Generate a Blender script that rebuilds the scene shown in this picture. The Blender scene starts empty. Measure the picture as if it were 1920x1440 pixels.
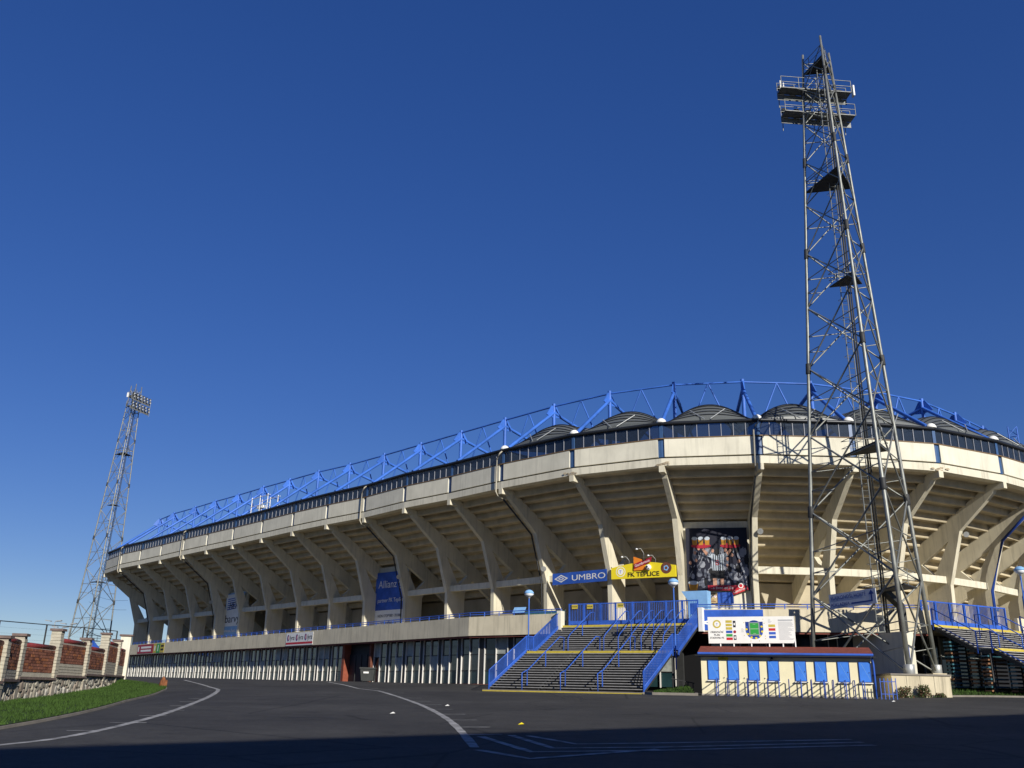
import bpy, math, random
from mathutils import Vector, Matrix
random.seed(7)
V = Vector
S = bpy.context.scene
C = S.collection
R = math.radians

# ------------------------------------------------------------------ camera
THETA, ROLL = R(18.778), R(1.3)
cd = bpy.data.cameras.new('camera'); cam = bpy.data.objects.new('camera', cd); C.objects.link(cam)
cd.sensor_width = 36.0; cd.sensor_fit = 'HORIZONTAL'; cd.lens = 1700.0 / 1920.0 * 36.0
cd.clip_start = 0.1; cd.clip_end = 9000
X0, Y0 = V((1, 0, 0)), V((0, -math.sin(THETA), math.cos(THETA)))
F0 = V((0, math.cos(THETA), math.sin(THETA)))
cx = X0 * math.cos(ROLL) + Y0 * math.sin(ROLL); cy = -X0 * math.sin(ROLL) + Y0 * math.cos(ROLL)
cam.matrix_world = Matrix(((cx.x, cy.x, -F0.x, 0), (cx.y, cy.y, -F0.y, 0), (cx.z, cy.z, -F0.z, 0), (0, 0, 0, 1)))
S.camera = cam
S.render.resolution_x, S.render.resolution_y = 1024, 768

# ------------------------------------------------------------------ sky, sun, exposure
SUN_AZ, SUN_EL = R(26.5), R(24.5)          # azimuth: degrees to the right of straight behind the camera
sun_h = V((math.sin(SUN_AZ), -math.cos(SUN_AZ), 0))
to_sun = V((sun_h.x * math.cos(SUN_EL), sun_h.y * math.cos(SUN_EL), math.sin(SUN_EL)))
W = bpy.data.worlds.new('World'); S.world = W; W.use_nodes = True
wn = W.node_tree.nodes; wl = W.node_tree.links
sky = wn.new('ShaderNodeTexSky'); sky.sky_type = 'NISHITA'; sky.sun_disc = False
sky.sun_elevation = SUN_EL; sky.sun_rotation = math.atan2(to_sun.x, to_sun.y)
sky.altitude = 3000; sky.air_density = 1.25; sky.dust_density = 0.0; sky.ozone_density = 5
hs = wn.new('ShaderNodeHueSaturation'); hs.inputs['Saturation'].default_value = 1.45; hs.inputs['Hue'].default_value = 0.526
gm = wn.new('ShaderNodeGamma'); gm.inputs['Gamma'].default_value = 0.66
wl.new(sky.outputs[0], gm.inputs['Color']); wl.new(gm.outputs[0], hs.inputs['Color']); wl.new(hs.outputs[0], wn['Background'].inputs[0]); wn['Background'].inputs[1].default_value = 0.13
sd = bpy.data.lights.new('sun', 'SUN'); sd.energy = 5.0; sd.angle = R(0.5); sd.color = (1.0, 0.955, 0.87)
so = bpy.data.objects.new('sun', sd); C.objects.link(so)
so.rotation_euler = to_sun.to_track_quat('Z', 'Y').to_euler(); so.location = (60, -80, 90)
S.view_settings.view_transform = 'Standard'; S.view_settings.look = 'None'
S.view_settings.exposure = 0.2; S.view_settings.gamma = 1.0; S.view_settings.use_curve_mapping = False

# ------------------------------------------------------------------ materials
M = {}
def mat(name, col, rough=0.8, var=0.0, scale=3.0, metal=0.0, bump=0.0, bscale=40.0, col2=None, alpha=1.0, spec=0.3, detail=6.0, trans=0.0):
    m = bpy.data.materials.new(name); m.use_nodes = True
    n, l = m.node_tree.nodes, m.node_tree.links
    b = n['Principled BSDF']
    b.inputs['Base Color'].default_value = (*col, 1); b.inputs['Roughness'].default_value = rough
    b.inputs['Metallic'].default_value = metal; b.inputs['Specular IOR Level'].default_value = spec
    b.inputs['Alpha'].default_value = alpha
    if trans: b.inputs['Transmission Weight'].default_value = trans
    if var > 0 or col2:
        tc = n.new('ShaderNodeTexCoord'); nz = n.new('ShaderNodeTexNoise')
        geo = n.new('ShaderNodeNewGeometry')
        nz.inputs['Scale'].default_value = scale; nz.inputs['Detail'].default_value = detail; nz.inputs['Roughness'].default_value = 0.62
        l.new(geo.outputs['Position'], nz.inputs['Vector'])
        rp = n.new('ShaderNodeValToRGB')
        c2 = col2 if col2 else tuple(c * (1 - var) for c in col)
        c1 = tuple(min(1, c * (1 + var * 0.5)) for c in col)
        rp.color_ramp.elements[0].position = 0.34; rp.color_ramp.elements[1].position = 0.66
        rp.color_ramp.elements[0].color = (*c2, 1); rp.color_ramp.elements[1].color = (*c1, 1)
        l.new(nz.outputs['Fac'], rp.inputs['Fac']); l.new(rp.outputs['Color'], b.inputs['Base Color'])
    if bump > 0:
        geo2 = n.new('ShaderNodeNewGeometry'); n2 = n.new('ShaderNodeTexNoise')
        n2.inputs['Scale'].default_value = bscale; n2.inputs['Detail'].default_value = 4
        l.new(geo2.outputs['Position'], n2.inputs['Vector'])
        bp = n.new('ShaderNodeBump'); bp.inputs['Strength'].default_value = bump; bp.inputs['Distance'].default_value = 0.03
        l.new(n2.outputs['Fac'], bp.inputs['Height']); l.new(bp.outputs['Normal'], b.inputs['Normal'])
    M[name] = m
    return m
CREAM = (0.66, 0.615, 0.48)
mat('cream', CREAM, 0.85, 0.14, 0.35, bump=0.15, bscale=9)
mat('cream_panel', (0.67, 0.59, 0.42), 0.8, 0.07, 0.6, bump=0.08, bscale=14)
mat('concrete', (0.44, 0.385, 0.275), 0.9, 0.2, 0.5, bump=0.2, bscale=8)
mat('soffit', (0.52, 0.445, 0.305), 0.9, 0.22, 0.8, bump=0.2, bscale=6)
mat('parapet', (0.60, 0.52, 0.35), 0.88, 0.2, 0.45, bump=0.25, bscale=7)
mat('fascia_blue', (0.045, 0.10, 0.22), 0.35, 0.1, 2)
mat('cap_brown', (0.16, 0.10, 0.045), 0.6)
mat('red_edge', (0.18, 0.055, 0.04), 0.8, 0.2, 2)
mat('gutter', (0.028, 0.03, 0.034), 0.35, metal=0.4)
mat('blue', (0.032, 0.105, 0.46), 0.5, 0.3, 0.9, spec=0.35)
mat('blue_steel', (0.045, 0.145, 0.52), 0.5, 0.28, 0.5, spec=0.35)
mat('dark_blue', (0.015, 0.045, 0.22), 0.4)
mat('light_blue', (0.22, 0.42, 0.68), 0.5, 0.1, 2)
mat('teal', (0.045, 0.13, 0.16), 0.3, 0.2, 1.2)
mat('steel', (0.25, 0.255, 0.23), 0.5, 0.3, 1.3, metal=0.5)
mat('deck', (0.19, 0.195, 0.19), 0.6, 0.3, 4, metal=0.3)
mat('steel_dark', (0.035, 0.036, 0.036), 0.6, 0.2, 2)
mat('galv', (0.42, 0.43, 0.42), 0.5, 0.2, 3, metal=0.5)
mat('white', (0.78, 0.77, 0.72), 0.6, 0.06, 1.5)
mat('white_worn', (0.40, 0.39, 0.37), 0.85, col2=(0.13, 0.128, 0.12), scale=2.5, detail=10)
mat('black', (0.012, 0.012, 0.013), 0.6)
mat('navy', (0.011, 0.012, 0.024), 0.6)
mat('tread', (0.27, 0.265, 0.255), 0.7, 0.2, 3)
mat('yellow', (0.52, 0.41, 0.06), 0.6, 0.15, 4)
mat('bright_yellow', (0.75, 0.60, 0.02), 0.55)
mat('orange', (0.75, 0.22, 0.02), 0.5)
mat('red', (0.50, 0.02, 0.03), 0.5)
mat('crimson', (0.33, 0.015, 0.03), 0.5)
mat('green', (0.03, 0.30, 0.05), 0.5)
mat('skin', (0.45, 0.24, 0.16), 0.7)
mat('tan', (0.50, 0.36, 0.18), 0.7)
mat('grey_print', (0.12, 0.13, 0.16), 0.6)
mat('mid_grey', (0.27, 0.28, 0.31), 0.6)
mat('beer', (0.40, 0.19, 0.02), 0.5)
mat('foam', (0.42, 0.47, 0.52), 0.6)
mat('kiosk_wall', (0.76, 0.69, 0.45), 0.85, 0.07, 1.2, bump=0.1, bscale=20)
mat('kiosk_plinth', (0.33, 0.30, 0.26), 0.9, 0.25, 2)
mat('roof_red', (0.20, 0.055, 0.038), 0.85, 0.3, 5, bump=0.4, bscale=16)
mat('shutter', (0.055, 0.20, 0.66), 0.38, 0.1, 3)
mat('brick_red', (0.25, 0.10, 0.06), 0.9, col2=(0.18, 0.07, 0.045), scale=1.2)
mat('brick_dark', (0.14, 0.05, 0.03), 0.9, 0.3, 3)
mat('brick_orange', (0.30, 0.11, 0.045), 0.9, 0.25, 3)
mat('mortar', (0.34, 0.30, 0.24), 0.95, 0.2, 5)
mat('block_white', (0.42, 0.385, 0.30), 0.9, 0.16, 4, bump=0.3, bscale=18)
mat('coping', (0.20, 0.035, 0.035), 0.6, 0.25, 3)
mat('ledge', (0.16, 0.115, 0.10), 0.9, 0.3, 3)
mat('stone', (0.31, 0.285, 0.23), 0.95, 0.4, 2.2, bump=0.6, bscale=10)
mat('stone_b', (0.24, 0.20, 0.16), 0.95, 0.4, 3.0, bump=0.6, bscale=10)
mat('stone_c', (0.37, 0.35, 0.30), 0.95, 0.35, 3.0, bump=0.6, bscale=10)
mat('kerb', (0.21, 0.19, 0.16), 0.9, 0.25, 1.5)
mat('rust', (0.20, 0.075, 0.03), 0.9, 0.4, 6)
mat('brick_wall', (0.24, 0.065, 0.035), 0.9, 0.25, 2)
mat('bin', (0.045, 0.048, 0.045), 0.6, 0.2, 3)
mat('wood', (0.24, 0.12, 0.06), 0.85, 0.35, 4)
mat('soil', (0.06, 0.045, 0.03), 1.0, 0.4, 3)
mat('bush', (0.045, 0.085, 0.02), 0.9, 0.4, 3)
mat('bush_b', (0.10, 0.05, 0.025), 0.9, 0.4, 3)
mat('grass_blade', (0.048, 0.092, 0.018), 0.85, col2=(0.030, 0.056, 0.014), scale=0.9, spec=0.1)
mat('grass_ground', (0.042, 0.07, 0.018), 1.0, col2=(0.028, 0.045, 0.015), scale=1.1, spec=0.1)
mat('glass_dark', (0.012, 0.018, 0.024), 0.06, spec=0.6)
mat('glass_teal', (0.02, 0.05, 0.055), 0.2, 0.3, 0.7, spec=0.5)
mat('curtain', (0.34, 0.36, 0.33), 0.8, 0.3, 2)
mat('sign_grey', (0.50, 0.53, 0.58), 0.6, 0.1, 3)
mat('fin', (0.62, 0.60, 0.55), 0.7)
mat('lamp_white', (0.80, 0.82, 0.83), 0.25)
mat('far_plaster', (0.42, 0.38, 0.31), 0.9, 0.1, 0.4)
mat('window_glass', (0.02, 0.025, 0.03), 0.08, spec=0.6)

def glass(name, col, mixf):
    m = bpy.data.materials.new(name); m.use_nodes = True
    n, l = m.node_tree.nodes, m.node_tree.links
    b = n['Principled BSDF']; b.inputs['Base Color'].default_value = (*col, 1); b.inputs['Roughness'].default_value = 0.1
    b.inputs['Specular IOR Level'].default_value = 0.5
    t = n.new('ShaderNodeBsdfTransparent'); t.inputs[0].default_value = (0.66, 0.72, 0.80, 1)
    mx = n.new('ShaderNodeMixShader'); mx.inputs[0].default_value = mixf
    l.new(t.outputs[0], mx.inputs[1]); l.new(b.outputs[0], mx.inputs[2])
    l.new(mx.outputs[0], n['Material Output'].inputs['Surface'])
    M[name] = m
glass('clerestory', (0.03, 0.042, 0.065), 0.5)

def vault_mat():
    m = bpy.data.materials.new('polycarbonate'); m.use_nodes = True
    n, l = m.node_tree.nodes, m.node_tree.links
    b = n['Principled BSDF']; b.inputs['Base Color'].default_value = (0.165, 0.175, 0.17, 1); b.inputs['Roughness'].default_value = 0.35
    t = n.new('ShaderNodeBsdfTranslucent'); t.inputs[0].default_value = (0.34, 0.36, 0.34, 1)
    mx = n.new('ShaderNodeMixShader'); mx.inputs[0].default_value = 0.35
    l.new(b.outputs[0], mx.inputs[1]); l.new(t.outputs[0], mx.inputs[2]); l.new(mx.outputs[0], n['Material Output'].inputs['Surface'])
    M['polycarbonate'] = m
vault_mat()

def asphalt_mat():
    m = bpy.data.materials.new('asphalt'); m.use_nodes = True
    n, l = m.node_tree.nodes, m.node_tree.links
    b = n['Principled BSDF']; b.inputs['Roughness'].default_value = 0.85; b.inputs['Specular IOR Level'].default_value = 0.25
    geo = n.new('ShaderNodeNewGeometry')
    def noise(sc, det, rough=0.6):
        z = n.new('ShaderNodeTexNoise'); z.inputs['Scale'].default_value = sc; z.inputs['Detail'].default_value = det; z.inputs['Roughness'].default_value = rough
        l.new(geo.outputs['Position'], z.inputs['Vector']); return z
    big = noise(0.11, 5); mid = noise(1.1, 6, 0.7); fine = noise(38, 3, 0.8); pat = noise(0.32, 2)
    r1 = n.new('ShaderNodeValToRGB'); r1.color_ramp.elements[0].position = 0.36; r1.color_ramp.elements[1].position = 0.66
    r1.color_ramp.elements[0].color = (0.036, 0.0345, 0.032, 1); r1.color_ramp.elements[1].color = (0.057, 0.0545, 0.049, 1)
    l.new(big.outputs['Fac'], r1.inputs['Fac'])
    def mul(a, fac_socket, lo, hi):
        mr = n.new('ShaderNodeMapRange'); mr.inputs['From Min'].default_value = 0.3; mr.inputs['From Max'].default_value = 0.7
        mr.inputs['To Min'].default_value = lo; mr.inputs['To Max'].default_value = hi
        l.new(fac_socket, mr.inputs['Value'])
        mx = n.new('ShaderNodeMix'); mx.data_type = 'RGBA'; mx.blend_type = 'MULTIPLY'; mx.inputs['Factor'].default_value = 1
        l.new(a, mx.inputs['A']); l.new(mr.outputs['Result'], mx.inputs['B']); return mx.outputs['Result']
    c = mul(r1.outputs['Color'], mid.outputs['Fac'], 0.82, 1.16); c = mul(c, fine.outputs['Fac'], 0.68, 1.34); c = mul(c, pat.outputs['Fac'], 0.86, 1.1); grit = noise(7.0, 5, 0.75); c = mul(c, grit.outputs['Fac'], 0.74, 1.26)
    # hairline cracks and dark oil drips
    wob = noise(0.5, 4); mixv = n.new('ShaderNodeMix'); mixv.data_type = 'VECTOR'; mixv.inputs['Factor'].default_value = 0.12
    l.new(geo.outputs['Position'], mixv.inputs['A']); l.new(wob.outputs['Color'], mixv.inputs['B'])
    vo = n.new('ShaderNodeTexVoronoi'); vo.feature = 'DISTANCE_TO_EDGE'; vo.inputs['Scale'].default_value = 0.16; l.new(mixv.outputs['Result'], vo.inputs['Vector'])
    mk = n.new('ShaderNodeMapRange'); mk.inputs['From Min'].default_value = 0.0; mk.inputs['From Max'].default_value = 0.009; mk.inputs['To Min'].default_value = 0.45; mk.inputs['To Max'].default_value = 1.0
    l.new(vo.outputs['Distance'], mk.inputs['Value'])
    oil = noise(0.75, 2, 0.5); ok = n.new('ShaderNodeMapRange'); ok.inputs['From Min'].default_value = 0.66; ok.inputs['From Max'].default_value = 0.74; ok.inputs['To Min'].default_value = 1.0; ok.inputs['To Max'].default_value = 0.68
    l.new(oil.outputs['Fac'], ok.inputs['Value'])
    for sock in (mk.outputs['Result'], ok.outputs['Result']):
        mx = n.new('ShaderNodeMix'); mx.data_type = 'RGBA'; mx.blend_type = 'MULTIPLY'; mx.inputs['Factor'].default_value = 1
        l.new(c, mx.inputs['A']); l.new(sock, mx.inputs['B']); c = mx.outputs['Result']
    l.new(c, b.inputs['Base Color'])
    bp = n.new('ShaderNodeBump'); bp.inputs['Strength'].default_value = 0.5; bp.inputs['Distance'].default_value = 0.02
    l.new(fine.outputs['Fac'], bp.inputs['Height']); l.new(bp.outputs['Normal'], b.inputs['Normal'])
    M['asphalt'] = m
asphalt_mat()

def fascia_mat(name, col, streak):
    """cream render with vertical rain streaks"""
    m = bpy.data.materials.new(name); m.use_nodes = True
    n, l = m.node_tree.nodes, m.node_tree.links
    b = n['Principled BSDF']; b.inputs['Roughness'].default_value = 0.85; b.inputs['Specular IOR Level'].default_value = 0.25
    geo = n.new('ShaderNodeNewGeometry'); mp = n.new('ShaderNodeMapping'); mp.inputs['Scale'].default_value = (2.2, 2.2, 0.18)
    l.new(geo.outputs['Position'], mp.inputs['Vector'])
    a = n.new('ShaderNodeTexNoise'); a.inputs['Scale'].default_value = 1.6; a.inputs['Detail'].default_value = 7; a.inputs['Roughness'].default_value = 0.65
    l.new(mp.outputs[0], a.inputs['Vector'])
    c = n.new('ShaderNodeTexNoise'); c.inputs['Scale'].default_value = 0.7; c.inputs['Detail'].default_value = 6
    l.new(geo.outputs['Position'], c.inputs['Vector'])
    r1 = n.new('ShaderNodeValToRGB'); r1.color_ramp.elements[0].position = 0.25; r1.color_ramp.elements[1].position = 0.5
    r1.color_ramp.elements[0].color = (*[x * (1 - streak) for x in col], 1); r1.color_ramp.elements[1].color = (*col, 1)
    l.new(a.outputs['Fac'], r1.inputs['Fac'])
    mr = n.new('ShaderNodeMapRange'); mr.inputs['From Min'].default_value = 0.3; mr.inputs['From Max'].default_value = 0.7
    mr.inputs['To Min'].default_value = 0.88; mr.inputs['To Max'].default_value = 1.05
    l.new(c.outputs['Fac'], mr.inputs['Value'])
    mx = n.new('ShaderNodeMix'); mx.data_type = 'RGBA'; mx.blend_type = 'MULTIPLY'; mx.inputs['Factor'].default_value = 1
    l.new(r1.outputs['Color'], mx.inputs['A']); l.new(mr.outputs['Result'], mx.inputs['B']); l.new(mx.outputs['Result'], b.inputs['Base Color'])
    f = n.new('ShaderNodeTexNoise'); f.inputs['Scale'].default_value = 12; f.inputs['Detail'].default_value = 4
    l.new(geo.outputs['Position'], f.inputs['Vector'])
    bp = n.new('ShaderNodeBump'); bp.inputs['Strength'].default_value = 0.15; bp.inputs['Distance'].default_value = 0.03
    l.new(f.outputs['Fac'], bp.inputs['Height']); l.new(bp.outputs['Normal'], b.inputs['Normal'])
    M[name] = m
fascia_mat('cream', CREAM, 0.36)
fascia_mat('cream_panel', (0.68, 0.64, 0.51), 0.2)
fascia_mat('parapet', (0.65, 0.575, 0.41), 0.34)
fascia_mat('rib', (0.63, 0.58, 0.44), 0.3)
fascia_mat('plinth', (0.58, 0.51, 0.36), 0.45)

# ------------------------------------------------------------------ object helpers
WM = {}
def finish(o, parent, world):
    C.objects.link(o); WM[o.name] = world
    if parent is not None:
        o.parent = parent; o.matrix_parent_inverse = WM[parent.name].inverted()
    o.matrix_basis = world
    return o
def tag(o, label=None, cat=None, group=None, kind=None):
    if label: o['label'] = label
    if cat: o['category'] = cat
    if group: o['group'] = group
    if kind: o['kind'] = kind
    return o
def thing(name, loc, label, cat, group=None):
    o = bpy.data.objects.new(name, None); o.empty_display_size = 0.3
    return tag(finish(o, None, Matrix.Translation(V(loc))), label, cat, group)
class MB:
    def __init__(s): s.v = []; s.f = []; s.m = []; s.sm = []
    def poly(s, pts, mi=0, sm=False):
        b = len(s.v); s.v += [tuple(p) for p in pts]; s.f.append(tuple(range(b, b + len(pts)))); s.m.append(mi); s.sm.append(sm)
    def box(s, o, ax, ay, az, mi=0):
        """o corner, three edge vectors"""
        o, ax, ay, az = V(o), V(ax), V(ay), V(az)
        c = [o, o + ax, o + ax + ay, o + ay]; d = [p + az for p in c]; b = len(s.v)
        s.v += [tuple(p) for p in c + d]
        for q in ((3, 2, 1, 0), (4, 5, 6, 7), (0, 1, 5, 4), (1, 2, 6, 5), (2, 3, 7, 6), (3, 0, 4, 7)):
            s.f.append(tuple(b + k for k in q)); s.m.append(mi); s.sm.append(False)
    def tube(s, pts, r, n=8, mi=0, cap=True):
        pts = [V(p) for p in pts]; rings = []
        for i, p in enumerate(pts):
            a = pts[max(0, i - 1)]; c = pts[min(len(pts) - 1, i + 1)]; t = (c - a)
            t = t.normalized() if t.length > 1e-9 else V((0, 0, 1))
            u = t.orthogonal().normalized() if abs(t.z) > 0.95 else t.cross(V((0, 0, 1))).normalized()
            w = t.cross(u); b = len(s.v); rr = r[i] if isinstance(r, (list, tuple)) else r
            s.v += [tuple(p + (u * math.cos(k * 2 * math.pi / n) + w * math.sin(k * 2 * math.pi / n)) * rr) for k in range(n)]
            rings.append(b)
        for a, c in zip(rings, rings[1:]):
            for k in range(n):
                s.f.append((a + k, a + (k + 1) % n, c + (k + 1) % n, c + k)); s.m.append(mi); s.sm.append(n > 5)
        if cap:
            s.f.append(tuple(rings[0] + k for k in reversed(range(n)))); s.m.append(mi); s.sm.append(False)
            s.f.append(tuple(rings[-1] + k for k in range(n))); s.m.append(mi); s.sm.append(False)
    def lathe(s, o, prof, n=16, mi=0):
        o = V(o); rings = []
        for (r, z) in prof:
            b = len(s.v); s.v += [(o.x + r * math.cos(k * 2 * math.pi / n), o.y + r * math.sin(k * 2 * math.pi / n), o.z + z) for k in range(n)]; rings.append(b)
        for a, c in zip(rings, rings[1:]):
            for k in range(n):
                s.f.append((a + k, a + (k + 1) % n, c + (k + 1) % n, c + k)); s.m.append(mi); s.sm.append(True)
        s.f.append(tuple(rings[0] + k for k in reversed(range(n)))); s.m.append(mi); s.sm.append(False)
        s.f.append(tuple(rings[-1] + k for k in range(n))); s.m.append(mi); s.sm.append(False)
    def cells(s, cells, to3, w):
        """2D cells sharing corner points, extruded by the vector w (centred)"""
        cnt = {}
        for c in cells:
            for a, b in zip(c, c[1:] + c[:1]):
                k = frozenset((a, b)); cnt[k] = cnt.get(k, 0) + 1
        h = w * 0.5
        for c in cells:
            s.poly([to3(p) + h for p in c]); s.poly([to3(p) - h for p in reversed(c)])
            for a, b in zip(c, c[1:] + c[:1]):
                if cnt[frozenset((a, b))] == 1: s.poly([to3(a) - h, to3(b) - h, to3(b) + h, to3(a) + h])
    def mesh(s, name, mats):
        me = bpy.data.meshes.new(name); me.from_pydata(s.v, [], s.f)
        for m in (mats if isinstance(mats, (list, tuple)) else [mats]): me.materials.append(M[m])
        me.polygons.foreach_set('material_index', s.m); me.polygons.foreach_set('use_smooth', s.sm)
        me.update(); return me
    def build(s, name, mats, parent=None):
        return finish(bpy.data.objects.new(name, s.mesh(name, mats)), parent, Matrix.Identity(4))
def fix_normals(o):
    import bmesh
    bm = bmesh.new(); bm.from_mesh(o.data); bmesh.ops.remove_doubles(bm, verts=bm.verts, dist=1e-4)
    bmesh.ops.recalc_face_normals(bm, faces=bm.faces); bm.to_mesh(o.data); bm.free(); return o
_unit = {}
def unit(kind, m):
    k = (kind, m)
    if k not in _unit:
        b = MB()
        if kind == 'box': b.box((-.5, -.5, -.5), (1, 0, 0), (0, 1, 0), (0, 0, 1))
        elif kind == 'rod': b.tube([(0, 0, 0), (0, 0, 1)], 1.0, 8)
        elif kind == 'rod6': b.tube([(0, 0, 0), (0, 0, 1)], 1.0, 6)
        elif kind == 'dome': b.lathe((0, 0, 0), [(1, 0), (.95, .3), (.75, .65), (.4, .92), (.05, 1)], 14)
        elif kind == 'disc': b.lathe((0, 0, 0), [(1, 0), (1, 1)], 20)
        _unit[k] = b.mesh(kind + '_' + m, m)
    return _unit[k]
def mtx(o, x, y, z):
    return Matrix(((x.x, y.x, z.x, o.x), (x.y, y.y, z.y, o.y), (x.z, y.z, z.z, o.z), (0, 0, 0, 1)))
def rod(name, p, q, r, m, parent=None, kind='rod'):
    p, q = V(p), V(q); d = q - p; t = d.normalized()
    u = t.orthogonal().normalized(); w = t.cross(u)
    return finish(bpy.data.objects.new(name, unit(kind, m)), parent, mtx(p, u * r, w * r, d))
def bar(name, p, q, a, b, m, parent=None, side=None):
    """box beam from p to q, a wide along side, b thick the other way"""
    p, q = V(p), V(q); d = q - p; t = d.normalized()
    s = V(side) if side is not None else (t.cross(V((0, 0, 1))) if abs(t.z) < 0.98 else V((1, 0, 0)))
    s = (s - t * s.dot(t)).normalized(); w = t.cross(s)
    return finish(bpy.data.objects.new(name, unit('box', m)), parent, mtx((p + q) / 2, s * a, w * b, d))
def obox(name, c, xd, sx, sy, sz, m, parent=None):
    x = V((xd[0], xd[1], 0)).normalized(); y = V((-x.y, x.x, 0))
    return finish(bpy.data.objects.new(name, unit('box', m)), parent, mtx(V(c), x * sx, y * sy, V((0, 0, sz))))
def sprite(name, kind, c, sx, sy, sz, m, parent=None):
    return finish(bpy.data.objects.new(name, unit(kind, m)), parent, mtx(V(c), V((sx, 0, 0)), V((0, sy, 0)), V((0, 0, sz))))
def text(name, body, frame, x, y, size, m, parent, depth=0.004, shear=0.0, wide=None, align='LEFT', bold=0.0):
    cu = bpy.data.curves.new('t', 'FONT'); cu.body = body; cu.size = size; cu.extrude = depth; cu.shear = shear; cu.align_x = align; cu.offset = bold
    o = bpy.data.objects.new('t', cu); me = bpy.data.meshes.new_from_object(o); bpy.data.objects.remove(o)
    me.materials.clear(); me.materials.append(M[m])
    sx = 1.0
    if wide and len(me.vertices):
        xs = [v.co.x for v in me.vertices]; sx = wide / max(1e-6, max(xs) - min(xs))
    fx, fy, fz, fo = frame.col[0].xyz, frame.col[1].xyz, frame.col[2].xyz, frame.col[3].xyz
    return finish(bpy.data.objects.new(name, me), parent, mtx(fo + fx * x + fy * y + fz * 0.012, fx * sx, fy, fz))
def sign_frame(a, b):
    """frame with origin at a, x towards b, y up, z out towards the viewer's side"""
    a, b = V(a), V(b); x = (b - a).normalized(); y = V((0, 0, 1)); y = (y - x * y.dot(x)).normalized(); z = x.cross(y)
    return mtx(a, x, y, z)
def at(fr, x, y, z=0.0): return fr.col[3].xyz + fr.col[0].xyz * x + fr.col[1].xyz * y + fr.col[2].xyz * z
def panel(name, fr, x0, y0, x1, y1, m, parent, z=0.0, t=0.03):
    b = MB(); b.box(at(fr, x0, y0, z - t), fr.col[0].xyz * (x1 - x0), fr.col[1].xyz * (y1 - y0), fr.col[2].xyz * t)
    return b.build(name, m, parent)
def prints(name, fr, shapes, m, parent, z=0.006):
    b = MB()
    for s in shapes: b.poly([at(fr, px, py, z) for px, py in s])
    return b.build(name, m, parent)
def ell(cx, cy, rx, ry, n=16, a0=0, a1=2 * math.pi): return [(cx + rx * math.cos(a0 + (a1 - a0) * k / n), cy + ry * math.sin(a0 + (a1 - a0) * k / n)) for k in range(n if a1 - a0 > 6.2 else n + 1)]
def rect(x0, y0, x1, y1): return [(x0, y0), (x1, y0), (x1, y1), (x0, y1)]
def strip2(p, q, w):
    d = (V((q[0] - p[0], q[1] - p[1], 0))).normalized(); n = (-d.y * w / 2, d.x * w / 2)
    return [(p[0] - n[0], p[1] - n[1]), (q[0] - n[0], q[1] - n[1]), (q[0] + n[0], q[1] + n[1]), (p[0] + n[0], p[1] + n[1])]

# ------------------------------------------------------------------ ground (z = 0 is the camera's eye level)
def cl(v): return max(0.0, min(1.0, v))
def g(x, y):
    if y <= 0: f = -1.85
    elif y <= 55: f = -1.85 + 1.83 * y / 55
    elif y <= 64: f = -.02 + .08 * (y - 55) / 9
    elif y <= 76: f = .06 + .49 * (y - 64) / 12
    else: f = .55
    w = cl(y / 50)
    if y > 57: w *= cl((72 - y) / 15)
    f += .008 * max(-30, min(40, x)) * w
    if x < -15: f -= min(.7, .058 * (-15 - x)) * cl((72 - y) / 26)
    if x > 20: f += min(.12, .015 * (x - 20)) * cl((y - 30) / 20) * cl((72 - y) / 15)
    return f
def frange(a, b, s):
    n = int(round((b - a) / s)); return [a + (b - a) * i / n for i in range(n + 1)]
xs = [-4000, -1500, -600, -250, -130, -90] + frange(-70, 75, 1.45) + [95, 140, 260, 600, 1500, 4000]
ys = [-3000, -900, -300, -120, -60] + frange(-40, 110, 1.5) + [125, 160, 220, 320, 600, 1500, 4500]
b = MB(); b.v = [(x, y, g(x, y)) for y in ys for x in xs]; nx = len(xs)
for j in range(len(ys) - 1):
    for i in range(nx - 1):
        b.f.append((j * nx + i, j * nx + i + 1, (j + 1) * nx + i + 1, (j + 1) * nx + i)); b.m.append(0); b.sm.append(True)
tag(b.build('ground', 'asphalt'), kind='structure')

def resample(pts, step):
    out = [V((*pts[0], 0))]
    for p, q in zip(pts, pts[1:]):
        p, q = V((*p, 0)), V((*q, 0)); n = max(1, int((q - p).length / step))
        out += [p.lerp(q, (k + 1) / n) for k in range(n)]
    return out
def smooth(pts, it=2):
    for _ in range(it):
        o = [pts[0]]
        for p, q in zip(pts, pts[1:]):
            o += [tuple(p[k] * .75 + q[k] * .25 for k in (0, 1)), tuple(p[k] * .25 + q[k] * .75 for k in (0, 1))]
        pts = o + [pts[-1]]
    return pts
def line_on_ground(name, pts, w, m, lift=0.006, parent=None, label=None):
    P_ = resample(pts, 0.6); b = MB(); L = []
    for i, p in enumerate(P_):
        t = (P_[min(i + 1, len(P_) - 1)] - P_[max(0, i - 1)]).normalized(); n = V((-t.y, t.x, 0))
        ww = w * (1 + random.uniform(-.12, .12))
        a, c = p - n * ww / 2, p + n * ww / 2
        L.append((V((a.x, a.y, gz(a.x, a.y) + lift)), V((c.x, c.y, gz(c.x, c.y) + lift))))
    for (a, c), (d, e) in zip(L, L[1:]): b.poly([a, d, e, c])
    o = b.build(name, m, parent)
    return tag(o, kind='structure') if parent is None else o
import bisect
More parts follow.
